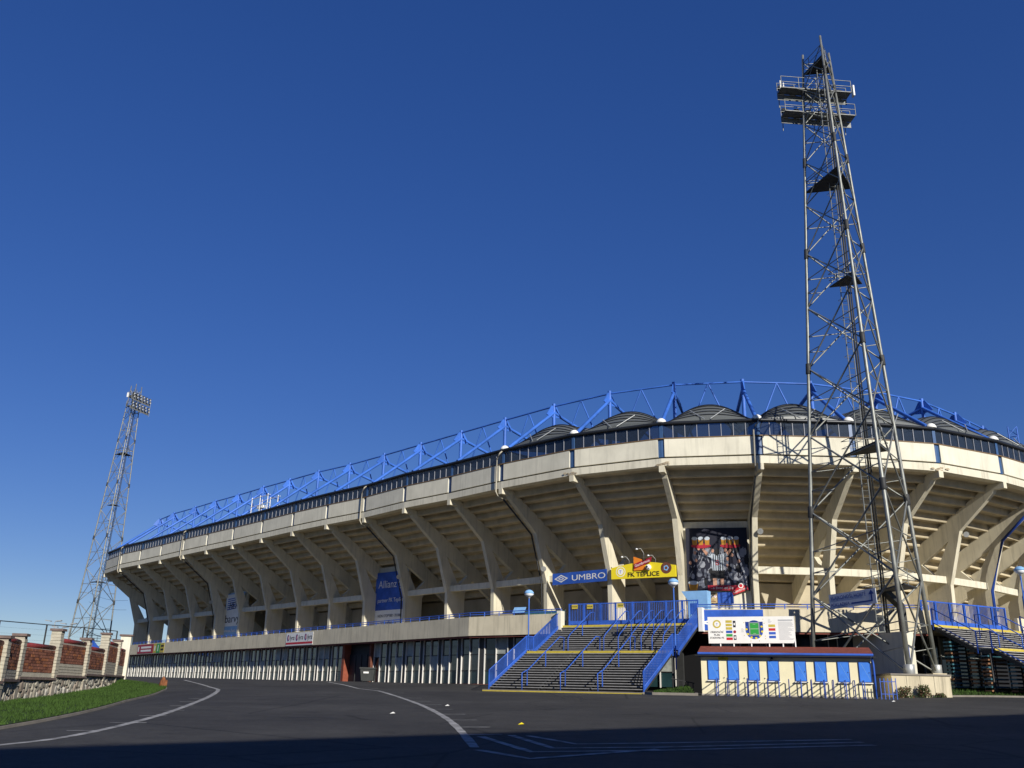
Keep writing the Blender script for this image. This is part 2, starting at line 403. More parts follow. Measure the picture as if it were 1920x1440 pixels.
def gz(x, y):
    """height of the ground mesh itself (bilinear over its grid)"""
    i = max(0, min(len(xs) - 2, bisect.bisect_right(xs, x) - 1)); j = max(0, min(len(ys) - 2, bisect.bisect_right(ys, y) - 1))
    u, v = (x - xs[i]) / (xs[i + 1] - xs[i]), (y - ys[j]) / (ys[j + 1] - ys[j])
    a, b_, c, d = g(xs[i], ys[j]), g(xs[i + 1], ys[j]), g(xs[i + 1], ys[j + 1]), g(xs[i], ys[j + 1])
    return (a * (1 - u) + b_ * u) * (1 - v) + (d * (1 - u) + c * u) * v
line_on_ground('road_marking', smooth([(-10.6, 17.6), (-10.15, 19.7), (-9.77, 20.94), (-9.81, 23.4), (-10.31, 27.73), (-10.95, 31.7), (-12.39, 38.82), (-13.95, 45.97), (-15.92, 53.41), (-18.4, 61.0), (-20.6, 66.0), (-24, 71.5)]), 0.22, 'white_worn')
line_on_ground('road_marking', smooth([(-13.5, 73), (-11.34, 68.47), (-9.2, 62.0), (-6.1, 50.64), (-3.77, 40.9), (-2.69, 35.7), (-1.79, 30.62), (-1.25, 26.6), (-0.91, 23.67), (-0.63, 21.13)]), 0.22, 'white_worn')
for a, c in [((-.97, 24.54), (-.05, 24.74)), ((-1.3, 27.08), (-.4, 27.28)), ((-1.76, 30.02), (-.85, 30.26)), ((-2.25, 33.0), (-1.36, 33.24)), ((-2.84, 36.06), (-1.95, 36.29)), ((-3.47, 39.27), (-2.6, 39.55)), ((-4.11, 42.33), (-3.3, 42.61)), ((-4.72, 45.59), (-3.95, 45.87)), ((-6.3, 51.75), (-5.5, 52.06)), ((-9.3, 64.52), (-8.6, 64.8)),
             ((-9.82, 23.72), (-10.57, 23.52)), ((-9.8, 26.58), (-10.7, 26.34)), ((-10.36, 29.68), (-11.12, 29.44)), ((-10.86, 32.74), (-11.6, 32.54)), ((-11.5, 35.64), (-12.3, 35.44)), ((-12.22, 38.78), (-13.0, 38.54)), ((-12.86, 41.88), (-13.7, 41.6)), ((-14.5, 47.9), (-15.4, 48.1)), ((-15.9, 52.7), (-16.9, 53.1))]:
    line_on_ground('bay_marking', [a, c], 0.13, 'white_worn')
for pts in [[(-.56, 20.57), (.51, 18.98), (3.39, 21.48)], [(-.57, 23.98), (.58, 20.33), (3.39, 21.24), (9, 23.6)], [(.18, 24.54), (1.07, 21.28), (3.52, 21.99), (9, 24.4)], [(.6, 24.5), (1.66, 22.39), (3.69, 23.07), (9, 25.2)]]:
    line_on_ground('hatch_marking', pts, 0.2, 'white_worn', lift=0.009)

mat('tar', (0.02, 0.02, 0.021), 0.6, 0.3, 2)
for pts in ([(-7.2, 29.5), (-6.4, 30.1), (-5.2, 30.0)], [(-8.5, 44), (-6.8, 46.5), (-6.2, 49)], [(3.2, 52.5), (4.0, 49.0), (3.6, 45.5)], [(8.5, 44.8), (12.0, 44.2), (15.8, 45.0)]):
    line_on_ground('tar_seam', smooth(pts), 0.09, 'tar', lift=0.004)
# grass verges with kerbs
kerbL = smooth([(-10.5, 12), (-11.7, 20), (-12.24, 23.64), (-12.42, 25.55), (-12.67, 27.26), (-13.09, 29.84), (-13.84, 33.58), (-15.95, 41.94), (-18.75, 52.19), (-21.3, 60.5), (-22.9, 64.2), (-25.5, 67.5), (-28.6, 69.6)])
wall_line = [(-17.5, 12), (-19.6, 26), (-20.6, 34), (-21.79, 41), (-23.24, 45), (-23.78, 50), (-24.42, 55), (-25.66, 60.5), (-27.13, 66), (-28.57, 71)]
def interp(line, y):
    for (x0, y0), (x1, y1) in zip(line, line[1:]):
        if y0 <= y <= y1: return x0 + (x1 - x0) * (y - y0) / (y1 - y0)
    return line[0][0] if y < line[0][1] else line[-1][0]
def kerb(name, pts, w, h):
    P_ = resample(pts, 1.0); b = MB(); prev = None
    for i, p in enumerate(P_):
        t = (P_[min(i + 1, len(P_) - 1)] - P_[max(0, i - 1)]).normalized(); n = V((-t.y, t.x, 0)); z = gz(p.x, p.y)
        a, c = p - n * w / 2, p + n * w / 2
        ring = [V((a.x, a.y, z - .1)), V((a.x, a.y, z + h)), V((c.x, c.y, z + h)), V((c.x, c.y, z - .1))]
        if prev:
            for k in range(3): b.poly([prev[k], ring[k], ring[k + 1], prev[k + 1]])
        prev = ring
    return tag(fix_normals(b.build(name, 'kerb')), kind='structure')
kerb('kerb', kerbL, 0.12, 0.07)
def grass_patch(name, rows, label, blades, hmin, hmax, bump=0.25):
    """rows: list of (left point, right point) with z; a lumpy sheet and blades on it"""
    b = MB(); n = 14; grid = []
    for a, c in rows:
        a, c = V(a), V(c)
        grid.append([a.lerp(c, k / n) + V((0, 0, (bump * .3 * math.sin(k * 1.9 + a.y) * math.sin(a.y * 1.1) * math.sin(math.pi * k / n)))) for k in range(n + 1)])
    for r0, r1 in zip(grid, grid[1:]):
        for k in range(n): b.poly([r0[k], r0[k + 1], r1[k + 1], r1[k]], 0, True)
    for _ in range(blades):
        i = random.randrange(len(grid) - 1); k = random.randrange(n); u, v = random.random(), random.random()
        p = (grid[i][k].lerp(grid[i][k + 1], u)).lerp(grid[i + 1][k].lerp(grid[i + 1][k + 1], u), v)
        h = random.uniform(hmin, hmax); a = random.random() * 6.28; w = random.uniform(.012, .03)
        d = V((math.cos(a), math.sin(a), 0)); tip = p + V((random.uniform(-.6, .6) * h, random.uniform(-.6, .6) * h, h))
        b.poly([p - d * w, p + d * w, tip], 1)
    return tag(fix_none(b.build(name, ['grass_ground', 'grass_blade'])), label, 'grass', kind='stuff')
def fix_none(o): return o
rows = []
kl = [(p.x, p.y) for p in resample(kerbL, .5)]
for y in frange(12, 69, 1.0):
    xk = interp(sorted(kl, key=lambda p: p[1]), y); xw = interp(wall_line, y)
    rows.append(((xw - .3, y, gz(xw - .3, y) + .1), (xk, y, gz(xk, y) + .085)))
grass_patch('grass_verge', rows, 'mown green grass verge sloping between the stone-based brick wall and the kerb', 32000, .05, .14)

# ------------------------------------------------------------------ stadium
PP = [(-64.7, 170.6), (-67.39, 163.92), (-67.63, 156.72), (-65.4, 149.88), (-59.79, 142.18), (-54.85, 137.0), (-49.68, 131.25), (-44.42, 125.35), (-39.63, 120.18), (-34.69, 114.88), (-29.57, 109.13), (-24.61, 103.5), (-19.76, 98.34), (-14.95, 93.61), (-10.2, 87.86), (-5.5, 83.18), (-0.68, 77.78), (5.1, 72.24), (11.73, 68.31), (18.92, 66.7), (26.06, 66.8), (33.03, 68.0), (39.55, 71.15), (45.47, 75.26), (50.84, 80.05), (56.21, 84.85), (61.58, 89.64)]
PP = [V((x, y, 0)) for x, y in PP]; NR = len(PP); OFF = 3     # rib k of the notes is PP[k + OFF]
NN = []
for i in range(NR):
    t = (PP[min(i + 1, NR - 1)] - PP[max(0, i - 1)]).normalized(); NN.append(V((-t.y, t.x, 0)))
def RP(i, r, z): return V((PP[i].x + NN[i].x * r, PP[i].y + NN[i].y * r, z))
H = 16.8; ZF = 4.88; ZP0, ZP1 = 4.3, 5.8; ZG = .55
stadium = thing('stadium', (0, 110, ZG), 'cream concrete football stadium with raking ribs and a blue steel roof truss', 'stadium')
def ptop(r):
    pts = [(0, 16.85), (1.0, 16.85), (6.5, 13.7), (9.45, 11.75), (16.5, 7.3)]
    for (a, za), (c, zc) in zip(pts, pts[1:]):
        if r <= c: return za + (zc - za) * (r - a) / (c - a)
    return 7.3
B1, B2, B3, B4, K = (-0.17, 16.79), (-0.17, 16.3), (0.7, 16.3), (0.88, 16.02), (4.15, 13.45)
T0, T1, T2, T3 = (1.0, 16.85), (6.5, 13.7), (9.45, 11.75), (16.5, 7.3)
Vp, Wp, X, X2, W2, U3 = (5.3, 12.7), (8.1, 11.05), (6.95, 10.0), (7.8, 9.3), (8.75, 10.6), (15.3, 6.3)
C1, C2, C3 = (5.6, 9.15), (5.72, ZF - .02), (7.8, ZF - .02)
CELLS = [[B1, B2, B3, T0], [T0, B3, B4, K, Vp, T1], [T1, Vp, Wp, T2], [K, C1, X, Vp], [X, X2, W2, Wp], [T2, Wp, W2, U3, T3], [C1, C2, C3, X2, X]]
for i in range(NR):
    b = MB(); t = V((NN[i].y, -NN[i].x, 0)) * 0.42
    b.cells(CELLS, lambda p: RP(i, p[0], p[1]), t)
    fix_normals(b.build('rib', 'rib', stadium))
# one L-shaped seating unit, shared by every bay (x along the bay 0..1, y inwards, z up)
b = MB(); prof = [(0, 0), (.74, -.02), (.78, -.06), (.80, -.5), (.86, -.6), (1.0, -.62), (1.0, .13), (0, .13)]
b.cells([prof], lambda p: V((.5, p[0], p[1])), V((1, 0, 0)))
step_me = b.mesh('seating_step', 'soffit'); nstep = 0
far_steps = MB()
for i in range(NR - 1):
    A, B_ = PP[i], PP[i + 1]; t = (B_ - A).normalized(); n = V((-t.y, t.x, 0))
    for k in range(16):
        r = .62 + k * .94; z = ptop(r) - .05
        a, c = RP(i, r, z), RP(i + 1, r, z)
        if 4 <= i <= 22 and nstep < 300:
            finish(bpy.data.objects.new('seating_step', step_me), stadium, mtx(a, c - a, n, V((0, 0, 1)))); nstep += 1
        else:
            far_steps.box(a + n * .8, c - a, n * .2, V((0, 0, -.62))) ; far_steps.box(a, c - a, n * .98, V((0, 0, .13)))
tag(far_steps.build('seating_terrace', 'soffit', stadium), kind='stuff')

def wall_seg(name, i, r0, r1, z0, z1, m, parent=stadium, e0=0.0, e1=1.0):
    """slab between rib i and i+1, from inset r0 (outer face) to r1"""
    a, c = RP(i, r0, z0), RP(i + 1, r0, z0); d, e = RP(i, r1, z0), RP(i + 1, r1, z0)
    a, c = a.lerp(c, e0), a.lerp(c, e1); d, e = d.lerp(e, e0), d.lerp(e, e1)
    h = V((0, 0, z1 - z0)); b = MB()
    q = [a, c, e, d]; b.poly(q[::-1]); b.poly([p + h for p in q])
    for k in range(4): b.poly([q[k], q[(k + 1) % 4], q[(k + 1) % 4] + h, q[k] + h])
    return b.build(name, m, parent)
mat('stain', (0.46, 0.38, 0.26), 0.9, 0.3, 6)
for k in (14, 15, 18):
    i = k + OFF; b = MB(); t = V((NN[i].y, -NN[i].x, 0))
    for _ in range(9):
        x, z, w_ = random.gauss(0, .35), 16.86 + abs(random.gauss(0, .12)), random.uniform(.05, .16); c_ = RP(i, -.149, z) + t * x
        b.poly([c_ + t * (w_ * math.cos(a)) * 1.5 + V((0, 0, .5 * w_ * math.sin(a))) for a in (0, 1, 2, 3.1, 4.2, 5.3)])
    b.build('stain', 'stain', stadium)
for i in range(NR - 1):
    L = (PP[i + 1] - PP[i]).length; e = .26 / L
    wall_seg('fascia_band', i, -.14, .62, H, 17.38, 'cream')
    wall_seg('fascia_shadow_gap', i, .1, .5, 17.38, 17.51, 'steel_dark')
    wall_seg('fascia_panel', i, -.12, .28, 17.51, 18.93, 'cream_panel', e0=e, e1=1 - e)
    wall_seg('blue_strip', i, 0, .28, 17.51, 18.93, 'fascia_blue', e0=0, e1=e)
    wall_seg('blue_strip', i, 0, .28, 17.51, 18.93, 'fascia_blue', e0=1 - e, e1=1)
    wall_seg('fascia_cap', i, -.15, .3, 18.93, 19.01, 'cap_brown')
    wall_seg('rim_soffit', i, .62, 1.7, H + .02, H + .16, 'soffit')
    npn = 8
    for k in range(npn):
        wall_seg('clerestory_pane', i, .1, .13, 19.01, 20.12, 'clerestory', e0=(k + .02) / npn, e1=(k + .98) / npn)
        p = RP(i, .07, 19.01).lerp(RP(i + 1, .07, 19.01), (k + 1) / npn) if k < npn - 1 else None
        if p: bar('clerestory_mullion', p, p + V((0, 0, 1.1)), .05, .05, 'mid_grey', stadium, side=PP[i + 1] - PP[i])
    rod('gutter', RP(i, 0.0, 20.22), RP(i + 1, 0.0, 20.22), .15, 'gutter', stadium)
for i in range(1, NR): bar('clerestory_post', RP(i, .1, 19.0), RP(i, .1, 20.15), .26, .1, 'fascia_blue', stadium, side=PP[i] - PP[i - 1])
# roof vaults
def vslope(i): return .16 if (i >= OFF + 13 or i < OFF) else .02
def vault_pt(i, r, s, rise):
    a, c = RP(i, r, 0), RP(i + 1, r, 0); p = a.lerp(c, s)
    h = math.sin(math.pi * s) ** .82
    p.z = 20.28 + vslope(i) * max(0, r - .4) + rise * h; return p
for i in range(NR - 1):
    b = MB(); n = 16; rs = [.2, .45, .8, 1.15, 1.5, 1.95, 2.4, 3.4, 4.8, 6.4, 8.2, 11]
    top_ = 1.72 if (i >= OFF + 13 or i < OFF) else .3
    rise = lambda r: top_ * min(1.0, (max(r, .0) + .08) / 2.3) ** .72
    for r0, r1 in zip(rs, rs[1:]):
        for k in range(n):
            b.poly([vault_pt(i, r0, k / n, rise(r0)), vault_pt(i, r0, (k + 1) / n, rise(r0)), vault_pt(i, r1, (k + 1) / n, rise(r1)), vault_pt(i, r1, k / n, rise(r1))], 0, True)
    for k in range(n):
        p, q = vault_pt(i, .2, k / n, rise(.2)), vault_pt(i, .2, (k + 1) / n, rise(.2))
        b.poly([V((p.x, p.y, 20.24)), V((q.x, q.y, 20.24)), q, p])
    fix_normals(b.build('roof_vault', 'polycarbonate', stadium))
    if OFF + 13 <= i <= OFF + 21 or i < OFF:
        for r in (.5, .95, 1.4, 1.9, 2.5, 3.2):
            b = MB(); b.tube([vault_pt(i, r, k / 18, rise(r) + .03) for k in range(19)], .05, 4); b.build('vault_rib', 'gutter', stadium)
        for s0, s1 in ((.30, .46), (.68, .52)):
            p = vault_pt(i, .9, s0, rise(1.3) + .12); q = vault_pt(i, -.15, s1, 0); q.z = 20.42
            rod('vault_stay', p, q, .04, 'galv', stadium)
for i in range(OFF + 13, OFF + 22): sprite('gutter_dome', 'dome', RP(i, .25, 20.3), .42, .42, .42, 'white', stadium)
# roof frames: post, two raking struts, gusset plates, top chord and lattice
POSTS = [(-58.5, 151.9), (-54.2, 146.1), (-48.9, 140.4), (-44.1, 135.0), (-39.2, 129.8), (-34.2, 124.2), (-29.4, 119.1), (-24.5, 113.8), (-19.8, 109.5), (-14.9, 104.3), (-10.1, 99.0), (-5.3, 93.7), (-0.6, 88.5), (4.1, 83.5), (9.0, 79.2), (14.4, 76.3), (20.2, 75.1), (26.2, 75.2), (32.5, 77.0), (37.8, 79.4), (42.7, 83.3), (47.5, 87.6), (52.5, 92.2)]
ZT = 26.3
for k, (x, y) in enumerate(POSTS):
    i = k + OFF; top = V((x, y, ZT)); n = NN[i]
    rod('roof_post', (x, y, 20.6), top + V((0, 0, .15)), .17, 'blue_steel', stadium)
    hd = V((x, y, ZT - .75))
    rod('roof_strut', hd, RP(i, .7, 20.6), .16, 'blue_steel', stadium)
    q = V((x, y, 0)) + n * 9.0; rod('roof_strut', hd, (q.x, q.y, 23.5), .16, 'blue_steel', stadium)
    if k < 14: rod('lattice_bar', (x, y, 21.0), (q.x, q.y, 23.5), .09, 'blue_steel', stadium)
    for s in (-1, 1):
        b = MB(); w = V((n.y, -n.x, 0)) * .09; a = V((x, y, ZT - .1)); c = V((x, y, ZT - 1.3)); d = V((x, y, ZT - 1.35)) + n * s * 1.05; d.z += .25
        q3 = [a, a + n * s * .35, d, c]
        b.cells([[tuple(p) for p in q3]], lambda p: V(p), w); fix_normals(b.build('gusset_plate', 'blue_steel', stadium))
    if k < len(POSTS) - 1:
        x2, y2 = POSTS[k + 1]; nt = V((x2, y2, ZT)); mid = top.lerp(nt, .5)
        rod('top_chord', top + V((0, 0, -.1)), nt + V((0, 0, -.1)), .085, 'blue_steel', stadium)
        for f in (.12, .88):
            p = top.lerp(nt, f); rod('lattice_bar', mid + V((0, 0, -.1)), (p.x, p.y, 20.8), .066, 'blue_steel', stadium)
# beams between the columns, concourse wall, downpipes
for i in range(OFF - 1, NR - 1):
    p, q = RP(i, 6.1, 9.6), RP(i + 1, 6.1, 9.6)
    if i - OFF not in (4, 9, 15): bar('column_beam', p, q, .4, .56, 'cream', stadium)
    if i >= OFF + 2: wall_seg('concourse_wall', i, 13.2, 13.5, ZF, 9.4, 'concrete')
def downpipe(i, rib_len=True):
    t = V((NN[i].y, -NN[i].x, 0)); s = t * -.42
    b = MB(); b.tube([RP(i, -.05, 20.15), RP(i, -.3, 19.95), RP(i, -.3, 19.7) + s * .6, RP(i, -.3, 19.3) + s, RP(i, -.3, 16.55) + s, RP(i, -.15, 16.2) + s * .9, RP(i, .5, 16.0) + s * .8], .068, 8)
    b.build('downpipe', 'block_white', stadium)
    b = MB(); b.tube([RP(i, .5, 16.0) + s * .8, RP(i, 4.1, 13.35) + s * .8, RP(i, 5.5, 9.15) + s * .8, RP(i, 5.62, ZF) + s * .8], .075, 8)
    b.build('downpipe', 'steel_dark', stadium)
for k in (1, 4, 10, 13, 16): downpipe(k + OFF)
for k in (20, 21):
    i = k + OFF; t = V((NN[i].y, -NN[i].x, 0)) * -.5
    b = MB(); b.tube([RP(i, .7, 16.1) + t, RP(i, 4.0, 13.3) + t, RP(i, 5.45, 9.15) + t, RP(i, 5.5, ZF) + t], .13, 8); b.build('downpipe', 'dark_blue', stadium)

for k, z, r in ((13, 10.4, 5.0), (16, 12.4, 4.3), (19, 13.2, 4.0), (4, 10.9, 4.6), (10, 11.2, 4.5)):
    i = k + OFF; t = V((NN[i].y, -NN[i].x, 0)); p = RP(i, r, z) + t * .35
    b = MB(); b.lathe((0, 0, 0), [(.05, -.2), (.16, -.12), (.24, .05), (.24, .1)], 12); finish(bpy.data.objects.new('rib_lamp', b.mesh('rib_lamp', 'galv')), stadium, Matrix.Translation(p) @ Matrix.Rotation(R(115), 4, 'X'))
# terrace: parapet, slab, ground floor
PARL = [(-82, 178), (-58.7, 148.7), (-37.6, 122.2), (-19.2, 98.5), (-3.1, 77.0), (4.1, 71.3)]
PARR = [(13.4, 65.4), (17.6, 64.0), (23.5, 62.9), (28.3, 62.2)]
PARX = [(36.5, 66.5), (42, 70), (50, 77), (60, 86)]
def off_line(line, d):
    L = [V((x, y, 0)) for x, y in line]; out = []
    for i, p in enumerate(L):
        a = (L[i] - L[i - 1]).normalized() if i else None; c = (L[i + 1] - L[i]).normalized() if i < len(L) - 1 else None
        a = a or c; c = c or a; t = (a + c).normalized(); n = V((-t.y, t.x, 0)); k = 1 / max(.4, t.dot(a)); out.append(p + n * d * k)
    return out
def ribbon(name, line, d0, d1, z0, z1, m, step=6.0, parent=stadium):
    o0, o1 = off_line(line, d0), off_line(line, d1)
    for a, c, d, e in zip(o0, o0[1:], o1, o1[1:]):
        L = (c - a).length; n = max(1, round(L / step))
        for k in range(n):
            u, v = k / n, (k + 1) / n; g_ = .006 / L if n > 1 else 0
            q = [a.lerp(c, u + g_), a.lerp(c, v - g_), d.lerp(e, v - g_), d.lerp(e, u + g_)]
            b = MB(); lo = [V((p.x, p.y, z0)) for p in q]; hi = [V((p.x, p.y, z1)) for p in q]
            b.poly(lo[::-1]); b.poly(hi)
            for j in range(4): b.poly([lo[j], lo[(j + 1) % 4], hi[(j + 1) % 4], hi[j]])
            b.build(name, m, parent)
for line in (PARL, PARR, PARX):
    ribbon('parapet_panel', line, 0, .24, ZP0, ZP1, 'parapet')
    ribbon('parapet_drip', line, .1, .5, ZP0 - .14, ZP0 + .02, 'red_edge', 40)
    ribbon('terrace_edge', line, .24, 1.4, ZF - .45, ZF - .02, 'concrete', 40)
# terrace slab as one strip
outer = resample(PARL + PARR + PARX, 2.0); inner = resample([(p.x, p.y) for p in [RP(i, 15, 0) for i in range(NR)]], 2.0)
b = MB(); n = 90
def along(L, f): k = f * (len(L) - 1); i = min(len(L) - 2, int(k)); return L[i].lerp(L[i + 1], k - i)
for k in range(n):
    a, c, d, e = along(outer, k / n), along(outer, (k + 1) / n), along(inner, (k + 1) / n), along(inner, k / n)
    for z, s in ((ZF, 1), (ZF - .42, -1)):
        q = [V((p.x, p.y, z)) for p in (a, c, d, e)]; b.poly(q if s > 0 else q[::-1])
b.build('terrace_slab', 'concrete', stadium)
# glazed ground floor behind the terrace edge
def glazing(line, d, first, last, skip=None):
    L = [V((p.x, p.y, 0)) for p in off_line(line, d)]; tot = 0; segs = []
    for a, c in zip(L, L[1:]): segs.append((tot, a, c)); tot += (c - a).length
    def pt(s):
        for s0, a, c in segs:
            l = (c - a).length
            if s <= s0 + l or (s0, a, c) == segs[-1]: return a + (c - a) / l * (s - s0), (c - a).normalized()
    s = first
    while s + 3.0 <= (last or tot):
        if not (skip and skip[0] <= s <= skip[1]):
            for j in range(3):
                p, t = pt(s + j * 1.2); n = V((-t.y, t.x, 0))
                z0 = ZG
                bar('window_fin', V((p.x, p.y, z0)) - n * .06, V((p.x, p.y, ZP0 + .1)) - n * .04, .06, .13, 'fin', stadium, side=t)
            p, t = pt(s + 2.7); n = V((-t.y, t.x, 0))
            obox('window_pier', (p.x + n.x * .05, p.y + n.y * .05, (ZG + ZP0) / 2), t, .56, .2, ZP0 - ZG + .1, 'steel_dark', stadium)
            for j in range(2):
                for z0, z1, m in ((ZG + .05, 1.6, 'glass_teal'), (1.66, 2.86, 'glass_dark'), (2.92, ZP0 + .05, 'glass_dark')):
                    p, t = pt(s + .6 + j * 1.2); n = V((-t.y, t.x, 0))
                    if z0 > 1.6 and random.random() < .16: m = 'curtain'
                    obox('window_pane', (p.x + n.x * .04, p.y + n.y * .04, (z0 + z1) / 2), t, 1.14, .04, z1 - z0, m, stadium)
            for z in (1.63, 2.89):
                p, t = pt(s + 1.2); n = V((-t.y, t.x, 0)); obox('window_transom', (p.x, p.y, z), t, 2.4, .06, .06, 'steel_dark', stadium)
        s += 3.0
    return pt, tot
def par_x(line, x):
    acc = 0
    for p, q in zip(line, line[1:]):
        l = math.dist(p, q)
        if min(p[0], q[0]) <= x <= max(p[0], q[0]): return acc + l * (x - p[0]) / (q[0] - p[0])
        acc += l
EN0 = 27.0 + 3.0 * round((par_x(PARL, -17.4) - 27.0) / 3.0); EN1 = EN0 + 6.0
pt, tot = glazing(PARL, .95, 27.0, None, skip=(EN0 - .1, EN1 - .1))
glazing(PARR, 2.6, .2, None)
MIDL = [(4.1, 71.3), (13.4, 65.4)]; MIDR = [(28.3, 62.2), (36.5, 66.5)]
glazing(MIDL, 1.6, .2, None); glazing(MIDR, 3.0, .2, None)
for ln, d_ in ((MIDL, 1.9), (MIDR, 3.3)): ribbon('ground_floor_wall', ln, d_, d_ + .2, ZG - .4, ZF - .1, 'black', 60)
ribbon('ground_floor_wall', PARX, 3.3, 3.5, ZG - .4, ZF - .1, 'black', 60)
ribbon('ground_floor_wall', PARL[1:], 1.3, 1.5, ZG - .2, ZP0 + .1, 'black', 60)
ribbon('ground_floor_wall', PARR, 2.9, 3.1, ZG - .3, ZP0 + .1, 'black', 60)
for line, d in ((PARL[1:], .7), (PARR, 2.3)): ribbon('brick_sill', line, d, d + .6, ZG - .35, ZG + .03, 'brick_wall', 12)
# entrance recess with brick jambs
p0, t0 = pt(EN0 + .1); p1, t1 = pt(EN1 - .1); n0 = V((-t0.y, t0.x, 0)); n1 = V((-t1.y, t1.x, 0))
obox('entrance_jamb', (p0.x + .1, p0.y, (ZG + ZP0) / 2), t0, .5, .9, ZP0 - ZG + .1, 'brick_wall', stadium)
obox('entrance_jamb', (p1.x - .1, p1.y, (ZG + ZP0) / 2), t1, .35, .7, ZP0 - ZG + .1, 'brick_dark', stadium)
pm, tm = pt(EN0 + 3.0); nm = V((-tm.y, tm.x, 0))
obox('entrance_door', (pm.x + nm.x * .25, pm.y + nm.y * .25, 1.9), tm, 5.0, .06, 2.7, 'black', stadium)
for s in (-1.2, 0, 1.2): bar('door_mullion', V((pm.x, pm.y, ZG)) + nm * .2 + tm * s, V((pm.x, pm.y, 3.2)) + nm * .2 + tm * s, .07, .07, 'steel_dark', stadium, side=tm)
# wing wall under the terrace beside the tower
b = MB(); q = [V((25.6, 60.6, 0)), V((26.4, 60.75, 0)), V((24.8, 66.2, 0)), V((24.0, 66, 0))]
b.poly([p + V((0, 0, .1)) for p in q[::-1]]); b.poly([p + V((0, 0, 4.28)) for p in q])
for k in range(4): b.poly([q[k] + V((0, 0, .1)), q[(k + 1) % 4] + V((0, 0, .1)), q[(k + 1) % 4] + V((0, 0, 4.28)), q[k] + V((0, 0, 4.28))])
fix_normals(b.build('wing_wall', 'cream_panel', stadium))
bar('blue_strip', (25.85, 60.62, .2), (25.85, 60.62, 3.3), .25, .06, 'blue', stadium, side=(1, .19, 0))
# walls that carry the big posters between the columns
def bay_wall(i, r, z0, z1, e0, e1, m='cream_panel'): return wall_seg('poster_wall', i, r, r + .3, z0, z1, m, e0=e0, e1=e1)
bay_wall(15 + OFF, 6.35, ZF, 13.55, .04, .96)
bay_wall(9 + OFF, 7.4, ZF, 12.9, .0, .75); bay_wall(4 + OFF, 7.4, ZF, 12.4, .05, .75)

# ------------------------------------------------------------------ terrace railings
def railing(name, line, z, h, label, m='dark_blue', sp=1.6, d=.12, group=None, rails=(1.0, .5)):
    L = [V((p.x, p.y, 0)) for p in off_line(line, d)]; c = L[0]
    t = thing(name, (c.x, c.y, z), label, 'railing', group)
    for p, q in zip(L, L[1:]):
        for f in rails: rod('rail', (p.x, p.y, z + h * f), (q.x, q.y, z + h * f), .035, m, t, 'rod6')
        n = max(1, round((q - p).length / sp))
        for k in range(n + 1):
            s = p.lerp(q, k / n); bar('rail_post', (s.x, s.y, z), (s.x, s.y, z + h), .06, .06, m, t)
    return t
railing('terrace_railing', PARL[1:], ZP1, .34, 'low blue two-rail railing along the long shaded terrace parapet', 'blue')
railing('terrace_railing', PARR, ZP1, .34, 'low blue two-rail railing on the parapet above the ticket kiosk', 'blue')

